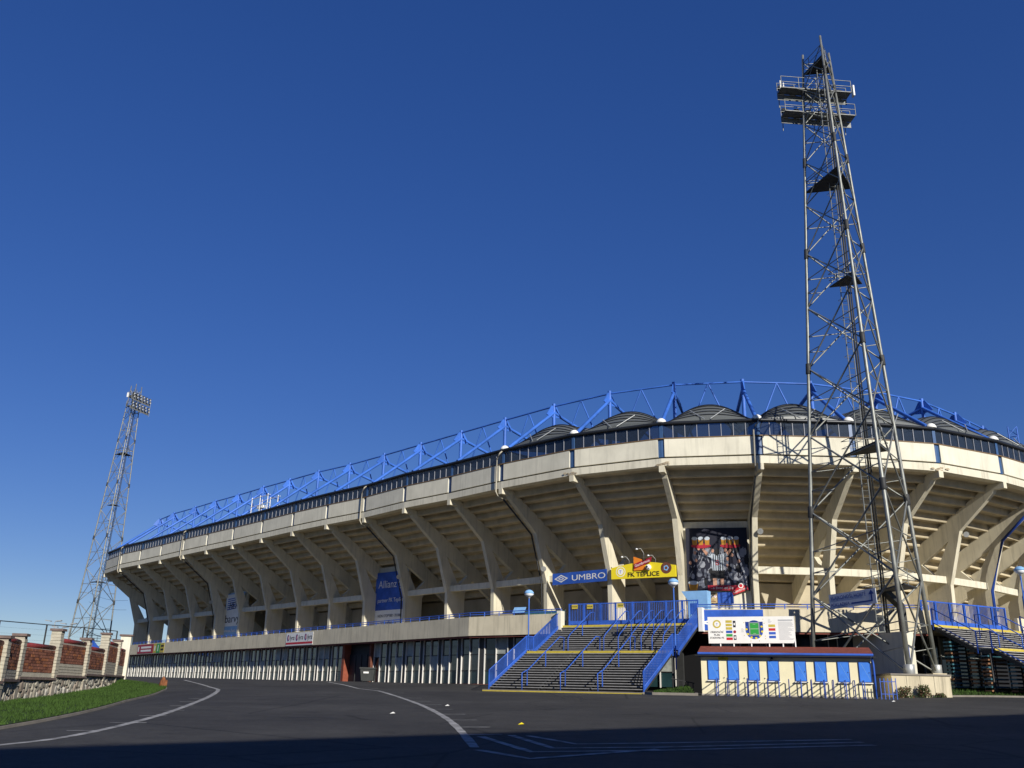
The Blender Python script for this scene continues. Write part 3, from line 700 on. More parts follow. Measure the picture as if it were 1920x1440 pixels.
# ------------------------------------------------------------------ staircases
def pipe(name, pts, r, m, parent, n=7):
    b = MB(); b.tube(pts, r, n); return b.build(name, m, parent)
def staircase(a, c, n1, n2, label, low_rails, high_rails, zbase, side_rails=True):
    a, c = V((*a, 0)), V((*c, 0)); t = (c - a).normalized(); o = V((t.y, -t.x, 0)); w = (c - a).length
    RI, RU, LD = .162, .31, 1.1
    st = thing('staircase', (a + c) / 2 + o * 9 + V((0, 0, zbase)), label, 'staircase')
    def P3(x, s, z): p = a + t * x + o * s; return V((p.x, p.y, z))
    levels = []; s = 0; z = ZF
    for k in range(n1): s += RU; z -= RI; levels.append((s, z, RU))
    z_l = z; s_l0 = s; s += LD; s_l1 = s; 
    levels[-1] = (s_l1, z, LD + RU)
    for k in range(n2): s += RU; z -= RI; levels.append((s, z, RU))
    for s_, z_, d in levels:
        m = 'tread'
        b = MB(); b.box(P3(0, s_, z_ - .05), t * w, -o * (d - .03), V((0, 0, .05))); b.build('step', m, st)
    for (s_, z_) in ((.06, ZF), (s_l1, z_l)):
        b = MB(); b.box(P3(0, s_ + .012, z_ - .13), t * w, -o * .06, V((0, 0, .145))); b.build('yellow_edge', 'yellow', st)
    for (s0, z0, s1, z1) in ((.15, ZF, s_l0, z_l), (s_l1 + .1, z_l, s, z)):
        b = MB(); b.box(P3(.02, s0, z0 - .4), t * (w - .04), P3(0, s1, z1) - P3(0, s0, z0), V((0, 0, .03))); b.build('gap_shade_sheet', 'black', st)  # black sheet added so the gaps between treads look fully shaded
    # stringers and supports
    for x in (-.06, w / 3, 2 * w / 3, w):
        b = MB()
        for (s0, z0, s1, z1) in ((0, ZF, s_l0, z_l), (s_l0, z_l, s_l1, z_l), (s_l1, z_l, s, z)):
            b.box(P3(x, s0, z0 - .34), t * .06, P3(0, s1, z1) - P3(0, s0, z0), V((0, 0, .25)))
        b.build('stringer', 'steel_dark', st)
        bar('support_post', P3(x, s_l1 - .3, zbase - .5), P3(x, s_l1 - .3, z_l - .3), .14, .14, 'steel_dark', st)
    # kerb at the foot
    b = MB(); b.box(P3(-.25, s + .55, zbase - .5), t * (w + .5), -o * .9, V((0, 0, z - zbase + .5 - .17))); b.build('foot_kerb', 'kerb', st)
    b = MB(); b.box(P3(-.25, s + .56, zbase - .02), t * (w + .5), -o * .012, V((0, 0, .09))); b.build('yellow_line', 'yellow', st)
    def slope(s_):
        if s_ <= s_l0: return ZF - RI * s_ / RU
        if s_ <= s_l1: return z_l
        return z_l - RI * (s_ - s_l1) / RU
    # side balustrades
    hh = 1.05
    for x in (-.1, w + .1):
        pts = [(0.05, ZF), (s_l0, z_l), (s_l1 - .1, z_l), (s, z)]
        for f in (hh, .12):
            pipe('handrail', [P3(x, p, q + f) for p, q in pts], .035, 'blue', st)
        k = .1
        while k < s and side_rails:
            zz = slope(k); bar('baluster', P3(x, k, zz + .1), P3(x, k, zz + hh), .03, .03, 'blue', st, side=t); k += .125
        for k in (.06, s_l0, s_l1 - .1, s): bar('rail_post', P3(x, k, slope(k) - .3), P3(x, k, slope(k) + hh), .07, .07, 'blue', st, side=t)
        # panel sheet under the rail of each flight
        for (p0, q0, p1, q1) in ((0.1, ZF, s_l0, z_l), (s_l1, z_l, s, z)) if side_rails else ():
            b = MB(); b.box(P3(x, p0, q0 - .12), t * .02, P3(0, p1, q1) - P3(0, p0, q0), V((0, 0, .2))); b.build('side_plate', 'blue', st)
    for x in low_rails:
        pts = [P3(x, s + .45, zbase), P3(x, s + .45, z + .85), P3(x, s - .3, slope(s - .3) + .92), P3(x, s_l1 + .1, z_l + .95), P3(x, s_l1 - .5, z_l + .95), P3(x, s_l1 - .5, z_l)]
        pipe('centre_rail', pts, .036, 'blue', st)
        for k in (s - .2, s - 2.6): bar('rail_post', P3(x, k, slope(k)), P3(x, k, slope(k) + .9), .05, .05, 'blue', st, side=t)
    for x in high_rails:
        pts = [P3(x, s_l0 - .2, z_l), P3(x, s_l0 - .2, z_l + .95), P3(x, s_l0 - .5, slope(s_l0 - .5) + .95), P3(x, .35, ZF + .85), P3(x, .0, ZF + .95), P3(x, -.35, ZF + .95), P3(x, -.35, ZF)]
        pipe('centre_rail', pts, .036, 'blue', st)
        bar('rail_post', P3(x, 1.6, slope(1.6)), P3(x, 1.6, slope(1.6) + .9), .05, .05, 'blue', st, side=t)
    return st, P3, t, o, w
SA, SB = (4.2, 71.25), (13.4, 65.5)
st1, S3, st_t, st_o, st_w = staircase(SA, SB, 13, 15, 'wide blue-railed steel staircase rising to the gates beside the ticket kiosk', (2.7, 5.5, 8.1), (2.6, 5.4, 6.5, 7.4, 8.2, 9.0, 9.8), .04)
st2, S4, st_t2, st_o2, st_w2 = staircase((28.5, 62.3), (36.6, 66.55), 10, 16, 'second steel staircase with blue rails behind the tower plinth, stacked planks beneath it', (), (2.4, 4.8, 7.0), .55, False)
# gates at the head of the stairs
def gate(name, f3, t, x0, x1, label, group):
    gt = thing(name, f3((x0 + x1) / 2, -.9, ZF), label, 'gate', group); w = x1 - x0; h = 1.65
    for x in (x0, x1): bar('gate_post', f3(x, -.9, ZF), f3(x, -.9, ZF + h + .05), .09, .09, 'blue', gt, side=t)
    for z in (.1, h): bar('gate_rail', f3(x0, -.9, ZF + z), f3(x1, -.9, ZF + z), .06, .08, 'blue', gt, side=V((t.y, -t.x, 0)))
    b = MB(); b.box(f3(x0 + .05, -.9, ZF + .08), t * (w - .1), V((t.y, -t.x, 0)) * .03, V((0, 0, .32))); b.build('kick_plate', 'blue', gt)
    n = int(w / .13)
    for k in range(1, n): bar('gate_bar', f3(x0 + w * k / n, -.9, ZF + .12), f3(x0 + w * k / n, -.9, ZF + h + .02), .028, .028, 'blue', gt, side=t)
    return gt
xs_g = [0.15, 1.45, 2.85, 4.1, 5.5, 6.8, 8.15, 9.4, 10.6]
ORD = ['first', 'second', 'third', 'fourth', 'fifth', 'sixth', 'seventh', 'eighth', 'ninth', 'tenth', 'eleventh', 'twelfth', 'thirteenth', 'fourteenth', 'fifteenth']
for k, (a, c) in enumerate(zip(xs_g, xs_g[1:])):
    gate('entrance_gate', S3, st_t, a + .03, c - .03, ORD[k] + ' blue bar gate leaf from the shaded parapet on the main staircase' + (', yellow notice' if k in (0, 1, 3) else ''), 'gates above the main staircase')
for k in range(6):
    gate('entrance_gate', S4, st_t2, .1 + k * 1.5, 1.55 + k * 1.5, ORD[k] + ' blue bar gate leaf from the floodlight tower, atop the second staircase', 'gates above the second staircase')
# yellow notices on the gates
for x, z, lab in ((.45, 1.3, 'small yellow notice on the gate leaf nearest the parapet end'), (1.75, 1.28, 'small yellow notice wired to the second gate leaf'), (4.3, 1.3, 'small yellow notice on a gate leaf beside a sunlit column')):
    fr = sign_frame(S3(x, -.8, ZF + z), S3(x + .5, -.8, ZF + z)); o = panel('notice', fr, 0, 0, .5, .32, 'yellow', None, 0, .02); tag(o, lab, 'notice', None)
    text('lettering', 'POZOR', fr, .05, .12, .12, 'black', o, .001)
o = obox('stair_pier', (4.12, 71.2, 5.1), (st_t.x, st_t.y), .34, .6, 1.72, 'cream_panel', stadium); obox('stair_pier', (13.62, 65.2, 5.1), (st_t.x, st_t.y), .3, .5, 1.62, 'white', stadium)
# lamp posts standing on the stair sides
def lamp(name, base, top, label, r=.045, head=.34, m='blue_steel', group=None):
    t = thing(name, base, label, 'street lamp', group); base, top = V(base), V(top)
    rod('pole', base, top, r, m, t)
    b = MB(); b.lathe(top, [(.08, -.25), (.12, -.12), (head * .5, -.12), (head, 0.02), (head * .95, .1)], 18); b.build('lamp_bowl', 'lamp_white', t)
    b = MB(); b.lathe(top, [(head * 1.04, .08), (head * 1.04, .16), (head * .7, .3), (.1, .36)], 18); b.build('lamp_hood', 'light_blue', t)
    return t
p = S3(-.2, 4.6, 2.4); lamp('street_lamp', p, (p.x, p.y, 6.75), 'blue lamp post with white bowl at the left landing of the main staircase')
p = S3(st_w + .25, 4.9, 1.6); lamp('street_lamp', p, (p.x, p.y, 7.05), 'blue lamp post with white bowl hung on the right side of the main staircase')
p = S4(3.4, 4.3, 1.4); lamp('street_lamp', p, (p.x + .1, p.y, 8.2), 'tall blue lamp post standing through the second staircase')

# stacked planks under the second staircase
for k, (x, s, n, m1) in enumerate(((.55, 1.0, 14, 'teal'), (1.2, 2.2, 12, 'wood'), (.5, 3.6, 10, 'wood'), (1.3, 4.8, 9, 'teal'), (.6, 6.2, 7, 'wood'), (1.4, 7.4, 5, 'wood'))):
    z0 = .72; top = S4(x, s, 0)
    t = thing('plank_stack', (top.x, top.y, z0), ['tall stack of teal planks deep under the second staircase', 'stack of brown planks under the second staircase beside the tall teal one', 'middle stack of brown planks under the second staircase', 'stack of teal planks under the landing of the second staircase', 'low stack of brown planks beyond the landing posts', 'lowest stack of brown planks at the foot of the second staircase'][k], 'planks')
    for j in range(n):
        a = S4(x - .8 + random.uniform(-.05, .05), s, z0 + j * .23); c = S4(x + .8, s + .12, z0 + j * .23)
        bar('plank', a, c, .5, .1, random.choice([m1, m1, 'wood', 'teal']), t)
    for dx in (-.6, .6): bar('stack_post', S4(x + dx, s - .3, z0 - .3), S4(x + dx, s - .3, z0 + n * .23), .07, .07, 'steel_dark', t)

# ------------------------------------------------------------------ banners and signs
def dz(fr): return fr
# paint maker's banner
a, c = V((-39.2, 130.3, 6.5)), V((-35.65, 126.45, 6.5)); fr = sign_frame(a, c); w = (c - a).length
o = panel('banner', fr, 0, 0, w, 5.7, 'light_blue', None, .1); tag(o, 'tall paint banner lettered barvy with a blue HET logo between two shaded columns', 'banner')
panel('banner_field', fr, .12, 1.25, w - .12, 5.55, 'white', o, .118, .01)
prints('logo', fr, [strip2((.6, 4.9 - k * .28), (3.6 - .3 * (k % 2), 5.05 - k * .28), .13) for k in range(6)], 'blue', o, .13)
text('lettering', 'HET', sign_frame(at(fr, 0, 0, .13), at(fr, 1, 0, .13)), 1.1, 3.6, 1.3, 'black', o, .002, shear=.2, wide=2.4)
text('lettering', 'barvy', sign_frame(at(fr, 0, 0, .12), at(fr, 1, 0, .12)), .25, 1.75, 1.5, 'black', o, .002, wide=4.2)
text('lettering', 'www.het.cz', sign_frame(at(fr, 0, 0, .12), at(fr, 1, 0, .12)), .25, .45, .7, 'white', o, .002, wide=4.4)
# insurer's banner
a, c = V((-14.6, 103.3, 6.3)), V((-10.75, 99.45, 6.3)); fr = sign_frame(a, c); w = (c - a).length
o = panel('banner', fr, 0, 0, w, 6.0, 'blue', None, .1); tag(o, 'tall dark blue Allianz banner with a white foot hung between shaded columns', 'banner')
panel('banner_field', fr, .02, .02, w - .02, 1.9, 'white', o, .112, .01)
f2 = sign_frame(at(fr, 0, 0, .105), at(fr, 1, 0, .105))
text('lettering', 'Allianz', f2, .5, 4.3, 1.15, 'white', o, .002, wide=3.2)
prints('logo', fr, [ell(4.55, 4.6, .52, .52, 20), ], 'white', o, .114); prints('logo', fr, [ell(4.55, 4.6, .44, .44, 20)], 'blue', o, .12); prints('logo', fr, [rect(4.3, 4.35, 4.38, 4.85), rect(4.5, 4.35, 4.6, 4.95), rect(4.72, 4.35, 4.8, 4.85)], 'white', o, .126)
text('lettering', 'partner FK Teplice', f2, .5, 2.75, .62, 'white', o, .002, wide=4.5)
f3 = sign_frame(at(fr, 0, 0, .116), at(fr, 1, 0, .116))
text('lettering', 'NON STOP 800 170 000', f3, .7, 1.15, .42, 'navy', o, .002, wide=4.0); text('lettering', 'www.allianz.cz', f3, 1.3, .45, .42, 'navy', o, .002, wide=2.7)
# umbro board
a, c = V((4.0, 80.55, 8.93)), V((8.25, 76.5, 8.93)); fr = sign_frame(a, c); w = (c - a).length
o = panel('sign_board', fr, -.1, 0, w, .98, 'blue', None); tag(o, 'long blue UMBRO sign board between two columns above the stair gates', 'sign')
def diamond(cx, cy, rx, ry): return [(cx - rx, cy), (cx, cy - ry), (cx + rx, cy), (cx, cy + ry)]
prints('logo', fr, [diamond(.9, .5, .78, .33)], 'white', o, .006); prints('logo', fr, [diamond(.9, .5, .56, .23)], 'blue', o, .009); prints('logo', fr, [diamond(.9, .5, .36, .15)], 'white', o, .012); prints('logo', fr, [diamond(.9, .5, .2, .08)], 'blue', o, .015)
text('lettering', 'UMBRO', fr, 2.05, .26, .68, 'white', o, .002, wide=3.6)
# yellow club sign
a, c = V((8.62, 76.2, 9.02)), V((13.45, 73.33, 9.02)); fr = sign_frame(a, c); w = (c - a).length
o = thing('club_sign', at(fr, w / 2, 0), 'curved yellow FK TEPLICE sign with an orange brewery panel above the gates', 'sign')
b = MB(); top = [(w * k / 20, .82 + .42 * math.sin(math.pi * (.18 + .64 * k / 20)) ** 2 * 1.2 - .05) for k in range(21)]
outl = [(0, 0), (w, 0)] + top[::-1]
b.cells([outl], lambda q: at(fr, q[0], q[1], 0), fr.col[2].xyz * .16); fix_normals(b.build('board', 'bright_yellow', o))
F = .085
prints('crest', fr, [ell(.85, .58, .42, .42, 24)], 'white', o, F); prints('crest', fr, [ell(.85, .58, .36, .36, 24)], 'bright_yellow', o, F + .004); prints('crest', fr, [ell(.85, .58, .26, .26, 24)], 'white', o, F + .008)
text('lettering', 'T', sign_frame(at(fr, 0, 0, F), at(fr, 1, 0, F)), .72, .44, .36, 'blue', o, .001)
prints('emblem', fr, [ell(w - .8, .72, .46, .46, 24)], 'brick_dark', o, F); prints('emblem', fr, [ell(w - .8, .72, .24, .24, 5)], 'light_blue', o, F + .004); prints('emblem', fr, [ell(w - .8, .72, .12, .12, 10)], 'brick_dark', o, F + .008)
text('lettering', 'FK TEPLICE', sign_frame(at(fr, 0, 0, F), at(fr, 1, 0, F)), 1.45, .14, .5, 'black', o, .002, wide=2.75, bold=.01)
b = MB(); b.cells([[(2.05, .62), (3.2, .62), (2.75, 1.5), (2.05, 1.75)]], lambda q: at(fr, q[0], q[1], .14), fr.col[2].xyz * .06); fix_normals(b.build('orange_panel', 'orange', o))
b = MB(); b.cells([[(2.1, .75), (3.55, 1.25), (3.65, 1.65), (2.15, 1.15)]], lambda q: at(fr, q[0], q[1], .2), fr.col[2].xyz * .05); fix_normals(b.build('beer_plate', 'crimson', o))
fb = sign_frame(at(fr, 2.2, .87, .215), at(fr, 3.55, 1.32, .215)); text('lettering', 'Gambrinus', fb, 0, 0, .3, 'white', o, .002, wide=1.35)
b = MB(); b.lathe((0, 0, 0), [(.02, -.24), (.15, -.19), (.22, -.09), (.24, 0), (.22, .09), (.15, .19), (.02, .24)], 16); me = b.mesh('ball', 'white'); finish(bpy.data.objects.new('football', me), o, Matrix.Translation(at(fr, 3.35, .82, .2)))
prints('football_patch', fr, [ell(3.32, .84, .09, .09, 5), ell(3.45, .7, .06, .06, 5), ell(3.22, .7, .05, .05, 5)], 'black', o, .46)
for x in (1.6, 2.9, 3.9):
    h = .95 + .25 * (x == 2.9); zt = 1.0 if x != 2.9 else 1.4
    pipe('lamp_arm', [at(fr, x, zt, 0), at(fr, x, zt + h * .5, .05), at(fr, x - .15, zt + h * .8, .3), at(fr, x - .35, zt + h * .75, .5)], .022, 'galv', o)
    q = at(fr, x - .4, zt + h * .7, .55); sprite('spot_lamp', 'dome', q, .1, .1, .12, 'lamp_white', o)
# beer poster: crowd in dark tones, player in a striped shirt, mugs on trays, red foot
a, c = V((14.45, 74.0, 8.0)), V((19.2, 72.95, 8.0)); n_ = (c - a).normalized(); off = V((n_.y, -n_.x, 0)) * .12; fr = sign_frame(a + off, c + off); w = (c - a).length
o = panel('poster', fr, 0, 0, w, 5.0, 'navy', None, 0); tag(o, 'large dark beer poster of a cheering crowd, striped-shirt player and mugs', 'poster')
rnd = random.Random(3); sh = {'grey_print': [], 'mid_grey': [], 'skin': [], 'black': []}
for _ in range(70):
    x, y = rnd.uniform(.15, w - .15), rnd.uniform(.5, 3.4); k = rnd.choice(['grey_print', 'grey_print', 'mid_grey', 'black'])
    sh[k].append(ell(x, y, rnd.uniform(.1, .26), rnd.uniform(.18, .42), 8, rnd.random(), rnd.random() + 6.2832))
for _ in range(60):
    x, y = rnd.uniform(.2, w - .2), rnd.uniform(.5, 3.1); sh['mid_grey'].append(strip2((x, y), (x + rnd.uniform(-.15, .15), y + rnd.uniform(.2, .4)), .05))
for x, y in ((.7, 3.0), (.75, 2.4), (2.1, 3.15), (3.1, 3.2), (3.25, 2.5), (3.2, 1.95), (4.1, 2.3), (1.0, 3.35), (3.6, 2.8), (.3, 2.2)): sh['skin'].append(ell(x, y, .11, .15, 10))
for i_, (k, s_) in enumerate(sh.items()): prints('print', fr, s_, k, o, .006 + .003 * i_)
prints('print', fr, [[(2.05, 1.55), (2.85, 1.55), (2.95, 2.6), (2.75, 2.85), (2.15, 2.85), (1.95, 2.6)], [(1.95, 2.6), (2.15, 2.85), (1.75, 3.0), (1.6, 2.75)], [(2.95, 2.6), (2.75, 2.85), (3.15, 3.0), (3.3, 2.75)]], 'foam', o, .02)
prints('print', fr, [rect(2.1 + k * .17, 1.55, 2.17 + k * .17, 2.8) for k in range(5)] + [strip2((1.62 + k * .12, 2.7 + k * .02), (1.72 + k * .12, 2.98 - k * .02), .05) for k in range(3)] + [strip2((3.0 + k * .1, 2.66), (3.05 + k * .1, 2.95), .05) for k in range(3)], 'black', o, .024)
text('lettering', '8', sign_frame(at(fr, 0, 0, .02), at(fr, 1, 0, .02)), 2.27, 2.0, .6, 'crimson', o, .001)
prints('print', fr, [ell(2.42, 3.05, .2, .3, 12), rect(1.95, .95, 2.95, 1.58)], 'black', o, .026)
prints('print', fr, [[(1.75, 2.98), (1.6, 2.76), (1.25, 3.25), (1.38, 3.35)], [(3.15, 3.0), (3.3, 2.76), (3.6, 3.2), (3.48, 3.3)], rect(2.02, .1, 2.32, .95), rect(2.6, .1, 2.88, .95)], 'skin', o, .028)
for cx_, tilt in ((1.2, -.04), (3.5, .04)):
    prints('print', fr, [ell(cx_, 3.55, .8, .2, 18)], 'crimson', o, .03)
    prints('print', fr, [[(cx_ - .66 + k * .5, 3.62), (cx_ - .34 + k * .5, 3.62), (cx_ - .3 + k * .5, 4.1), (cx_ - .7 + k * .5, 4.1)] for k in range(3)], 'beer', o, .034)
    prints('print', fr, [ell(cx_ - .5 + k * .5, 4.15, .22, .15, 12) for k in range(3)], 'foam', o, .038)
prints('print', fr, [rect(1.6, -.0, 4.55, .42)], 'crimson', o, .03); prints('print', fr, [[(.2, .0), (.75, .0), (.85, .6), (.1, .6)]], 'beer', o, .032); prints('print', fr, [ell(.47, .62, .4, .16, 12)], 'foam', o, .035)
text('lettering', '...a život má říz', sign_frame(at(fr, 0, 0, .03), at(fr, 1, 0, .03)), 1.8, .12, .3, 'white', o, .001, wide=1.75)
fb = sign_frame(at(fr, 3.55, -.35, .05), at(fr, 4.75, .1, .05)); panel('beer_plate', fb, 0, 0, 1.25, .38, 'red', o, 0, .03)
text('lettering', 'Gambrinus', fb, .08, .1, .28, 'white', o, .001, wide=1.1); prints('crest', fr, [ell(4.15, .38, .2, .2, 18)], 'white', o, .06); prints('crest', fr, [ell(4.15, .38, .13, .13, 18)], 'red', o, .064)
# boards under the poster
fr2 = sign_frame(at(fr, 0, -1.25, 0), at(fr, w, -1.25, 0))
o = panel('sign_board', fr2, .0, .3, 1.12, 1.12, 'tan', None, .02); tag(o, 'tan board with a large letter D below the beer poster', 'sign')
text('lettering', 'D', sign_frame(at(fr2, 0, 0, .02), at(fr2, 1, 0, .02)), .68, .62, .55, 'navy', o, .001, bold=.02); text('lettering', 'VCHOD', sign_frame(at(fr2, 0, 0, .02), at(fr2, 1, 0, .02)), .06, .9, .16, 'black', o, .001, wide=.55); panel('white_strip', fr2, .03, .33, 1.0, .52, 'white', o, .028, .006)
o = panel('sign_board', fr2, 1.16, .3, 2.28, 1.12, 'tan', None, .02); tag(o, 'tan board with four white round pictograms below the beer poster', 'sign')
prints('pictogram', fr2, [ell(1.32 + k * .27, .8, .11, .11, 14) for k in range(4)], 'white', o, .028); prints('pictogram', fr2, [strip2((1.24 + k * .27, .72), (1.4 + k * .27, .88), .03) for k in range(4)], 'red', o, .032)
prints('print', fr2, [rect(1.4, .5, 2.05, .54), rect(1.3, .38, 2.15, .43), rect(1.3, .98, 2.15, 1.04)], 'brick_dark', o, .028)
o = panel('sign_board', fr2, 2.32, .25, 3.55, 1.12, 'blue', None, .02); tag(o, 'plain blue board below the beer poster', 'sign')
# lyra banner on the parapet
def on_parapet(line, s, w, z, out=.03):
    L = [V((*p, 0)) for p in line]; acc = 0
    for p, q in zip(L, L[1:]):
        l = (q - p).length
        if s <= acc + l:
            t = (q - p) / l; n = V((t.y, -t.x, 0)); a = p + t * (s - acc) + n * out; a.z = z; return sign_frame(a, a + t * w)
        acc += l
def par_s(line, x):
    acc = 0
    for p, q in zip(line, line[1:]):
        l = math.dist(p, q)
        if min(p[0], q[0]) <= x <= max(p[0], q[0]): return acc + l * (x - p[0]) / (q[0] - p[0])
        acc += l
fr = on_parapet(PARL, par_s(PARL, -24.6), 6.6, 4.36); o = panel('banner', fr, 0, 0, 6.6, 1.32, 'white', None, 0, .02); tag(o, 'white banner repeating lyra three times on the terrace parapet', 'banner')
panel('red_strip', fr, .05, .12, 6.55, .34, 'red', o, .006, .004)
for k in range(3):
    x = .25 + k * 2.15
    prints('logo', fr, [ell(x + .3, .82, .28, .36, 16)], 'dark_blue', o, .006); prints('logo', fr, [ell(x + .36, .84, .18, .26, 16)], 'red', o, .009); prints('logo', fr, [ell(x + .4, .84, .08, .2, 12)], 'white', o, .012)
    text('lettering', 'lyra', fr, x + .68, .6, .72, 'black', o, .002, shear=.2, wide=1.15)
# red and green-yellow boards at the far end of the parapet
s0 = par_s(PARL, -57.0)
fr = on_parapet(PARL, s0, 7.2, 4.4, .03); o = panel('sign_board', fr, 0, 0, 7.2, 1.3, 'crimson', None, 0, .02); tag(o, 'red board with white lines at the far end of the parapet near the brick wall', 'sign')
prints('print', fr, [rect(1.6, .72, 6.3, 1.0), rect(1.6, .25, 6.3, .52), rect(.2, .3, .8, 1.0)], 'white', o, .008)
fr = on_parapet(PARL, s0 + 7.3, 4.6, 4.4, .03); o = panel('sign_board', fr, 0, 0, 4.6, 1.3, 'yellow', None, 0, .02); tag(o, 'yellow board with a green middle beside the red board on the parapet', 'sign')
panel('green_field', fr, 1.3, 0, 2.9, 1.3, 'green', o, .006, .004); prints('print', fr, [rect(1.9, .2, 2.2, 1.1), rect(.4, .3, .9, 1.0)], 'white', o, .01); prints('print', fr, [rect(3.2, .8, 4.4, 1.05), rect(3.2, .3, 4.4, .55)], 'black', o, .01)
# blue banner on the parapet right of the stairs
fr = on_parapet(PARR, .1, 4.3, 4.38); o = panel('banner', fr, 0, 0, 4.35, 1.38, 'blue', None, 0, .02); tag(o, 'blue banner with a white diamond on the parapet behind the stadium plan board', 'banner')
prints('logo', fr, [diamond(1.3, .52, 1.22, .36)], 'white', o, .006); prints('logo', fr, [diamond(1.3, .52, .85, .24)], 'blue', o, .009)
panel('white_edge', fr, -.12, -.05, -.01, 1.45, 'white', o, .01, .05)
# teal screens, light blue booths on the terrace
for (x0, s, w_, h_, z, m, lab, cat) in ((-4.6, -2.2, 3.7, 1.25, ZF, 'teal', 'teal screen panels on the terrace left of the stair gates', 'screen'),):
    fr = sign_frame(S3(x0, s, z), S3(x0 + w_, s, z)); o = thing('screen', S3(x0 + w_ / 2, s, z), lab, cat)
    for k in range(3): panel('screen_panel', fr, k * w_ / 3 + .02, .1, (k + 1) * w_ / 3 - .02, h_ + .1, m, o)
    for k in range(4): bar('screen_post', at(fr, k * w_ / 3, 0, -.06), at(fr, k * w_ / 3, h_ + .2, -.06), .05, .05, 'steel_dark', o)
fr = sign_frame(S3(-5.3, -1.4, ZF + .9), S3(-4.2, -1.4, ZF + .9)); o = thing('tilted_board', S3(-4.8, -1.4, ZF), 'light blue tilted board on a stand behind the shaded parapet', 'board')
b = MB(); b.box(at(fr, 0, .25, 0), fr.col[0].xyz * 1.1, fr.col[1].xyz * .5 - fr.col[2].xyz * .35, fr.col[2].xyz * .04); b.build('board', 'light_blue', o); bar('leg', at(fr, .5, -.9, -.1), at(fr, .5, .4, -.1), .06, .06, 'steel_dark', o)
o = thing('booth', S3(9.6, -4.0, ZF), 'light blue slanted booth behind the gates beside a sunlit column', 'booth')
b = MB(); q = [(0, 0), (1.5, 0), (1.5, 2.6), (-.5, 2.6), (0, 1.9)]; fr = sign_frame(S3(8.9, -3.4, ZF), S3(10.4, -3.4, ZF)); b.cells([q], lambda p: at(fr, p[0], p[1], -.4), fr.col[2].xyz * .8); fix_normals(b.build('shell', 'light_blue', o)); panel('hatch', fr, .15, .9, .7, 1.7, 'blue', o, .015, .02)
b = MB(); fr = sign_frame(RP(12 + OFF, 4.2, ZF), RP(13 + OFF, 4.2, ZF)); o = panel('banner', fr, 1.6, .25, 4.4, 1.75, 'concrete', None); tag(o, 'grey banner with dark and orange lettering on the terrace beside a sunlit column', 'banner')
text('lettering', 'FITNESS', fr, 1.9, .95, .5, 'navy', o, .002, wide=1.2); text('lettering', 'CENTRUM', fr, 3.15, .95, .5, 'rust', o, .002, wide=1.1); prints('print', fr, [ell(2.4, .72, .5, .14, 14)], 'navy', o, .006)

# ------------------------------------------------------------------ ticket kiosk
KA, KB = V((11.55, 56.0, 0)), V((20.6, 53.35, 0)); kt = (KB - KA).normalized(); ko = V((kt.y, -kt.x, 0)); kw = (KB - KA).length
def K3(x, d, z): p = KA + kt * x + ko * d; return V((p.x, p.y, z))     # d positive towards the camera
kiosk = thing('ticket_kiosk', K3(kw / 2, -1.6, -.1), 'pale yellow ticket kiosk with blue shutters and a dark red roof', 'kiosk')
ZK = 2.32; fk = sign_frame(K3(0, 0, 0), K3(kw, 0, 0))
for (x, d, sx, sy) in ((kw / 2, -.1, kw, .2), (kw / 2, -3.1, kw, .2), (.1, -1.6, .2, 2.8), (kw - .1, -1.6, .2, 2.8)):
    c_ = K3(x, d, (.16 + ZK) / 2); obox('wall', c_, kt, sx, sy, ZK - .16, 'kiosk_wall', kiosk)
obox('plinth', K3(kw / 2, -1.6, -.12), kt, kw + .04, 3.26, .58, 'kiosk_plinth', kiosk)
shx = [.42, 1.56, 2.72, 3.82, 5.32, 6.42, 7.65, 8.78]
for k, x in enumerate(shx):
    s_ = panel('shutter', fk, x, .98, x + .58, 2.03, 'shutter', kiosk, .05, .05)
    for (x0, y0, x1, y1) in ((x - .03, .95, x + .61, .98), (x - .03, 2.03, x + .61, 2.06), (x - .03, .95, x, 2.06), (x + .58, .95, x + .61, 2.06)): panel('frame', fk, x0, y0, x1, y1, 'dark_blue', s_, .065, .07)
    panel('sill', fk, x - .08, .88, x + .66, .93, 'white', s_, .16, .16); sprite('handle', 'dome', at(fk, x + .5, 1.45, .05), .025, .03, .06, 'steel_dark', s_)
    prints('crease', fk, [strip2((x + .12, 1.95), (x + .52, 1.12), .012)], 'light_blue', s_, .053)
# roof
b = MB(); e = .15
def slab(b, a, c, d, e_, t): b.box(a, c - a, e_ - a, V((0, 0, t)))
roof = MB(); roof.box(K3(-e, e * 1.1, ZK + .1), kt * (kw + 2 * e), -ko * 2.35 + V((0, 0, .44)), V((0, 0, .09))); roof.box(K3(-e, -4.0, ZK + .1), kt * (kw + 2 * e), ko * 2.1 + V((0, 0, .42)), V((0, 0, .09)))
ro = roof.build('roof', 'roof_red', kiosk)
for k in range(1, 6): bar('tile_course', K3(-e, e * 1.1 - k * .38, ZK + .1 + k * .071 + .09), K3(kw + e, e * 1.1 - k * .38, ZK + .1 + k * .071 + .09), .05, .02, 'roof_red', ro)
bar('fascia_board', K3(-e, e + .02, ZK + .02), K3(kw + e, e + .02, ZK + .02), .04, .2, 'dark_blue', kiosk, side=ko)
rod('gutter', K3(-e, e + .12, ZK + .1), K3(kw + e, e + .12, ZK + .1), .075, 'blue', kiosk)
obox('eaves_board', K3(kw / 2, .2, ZK - .01), kt, kw + .6, .5, .04, 'steel_dark', kiosk)
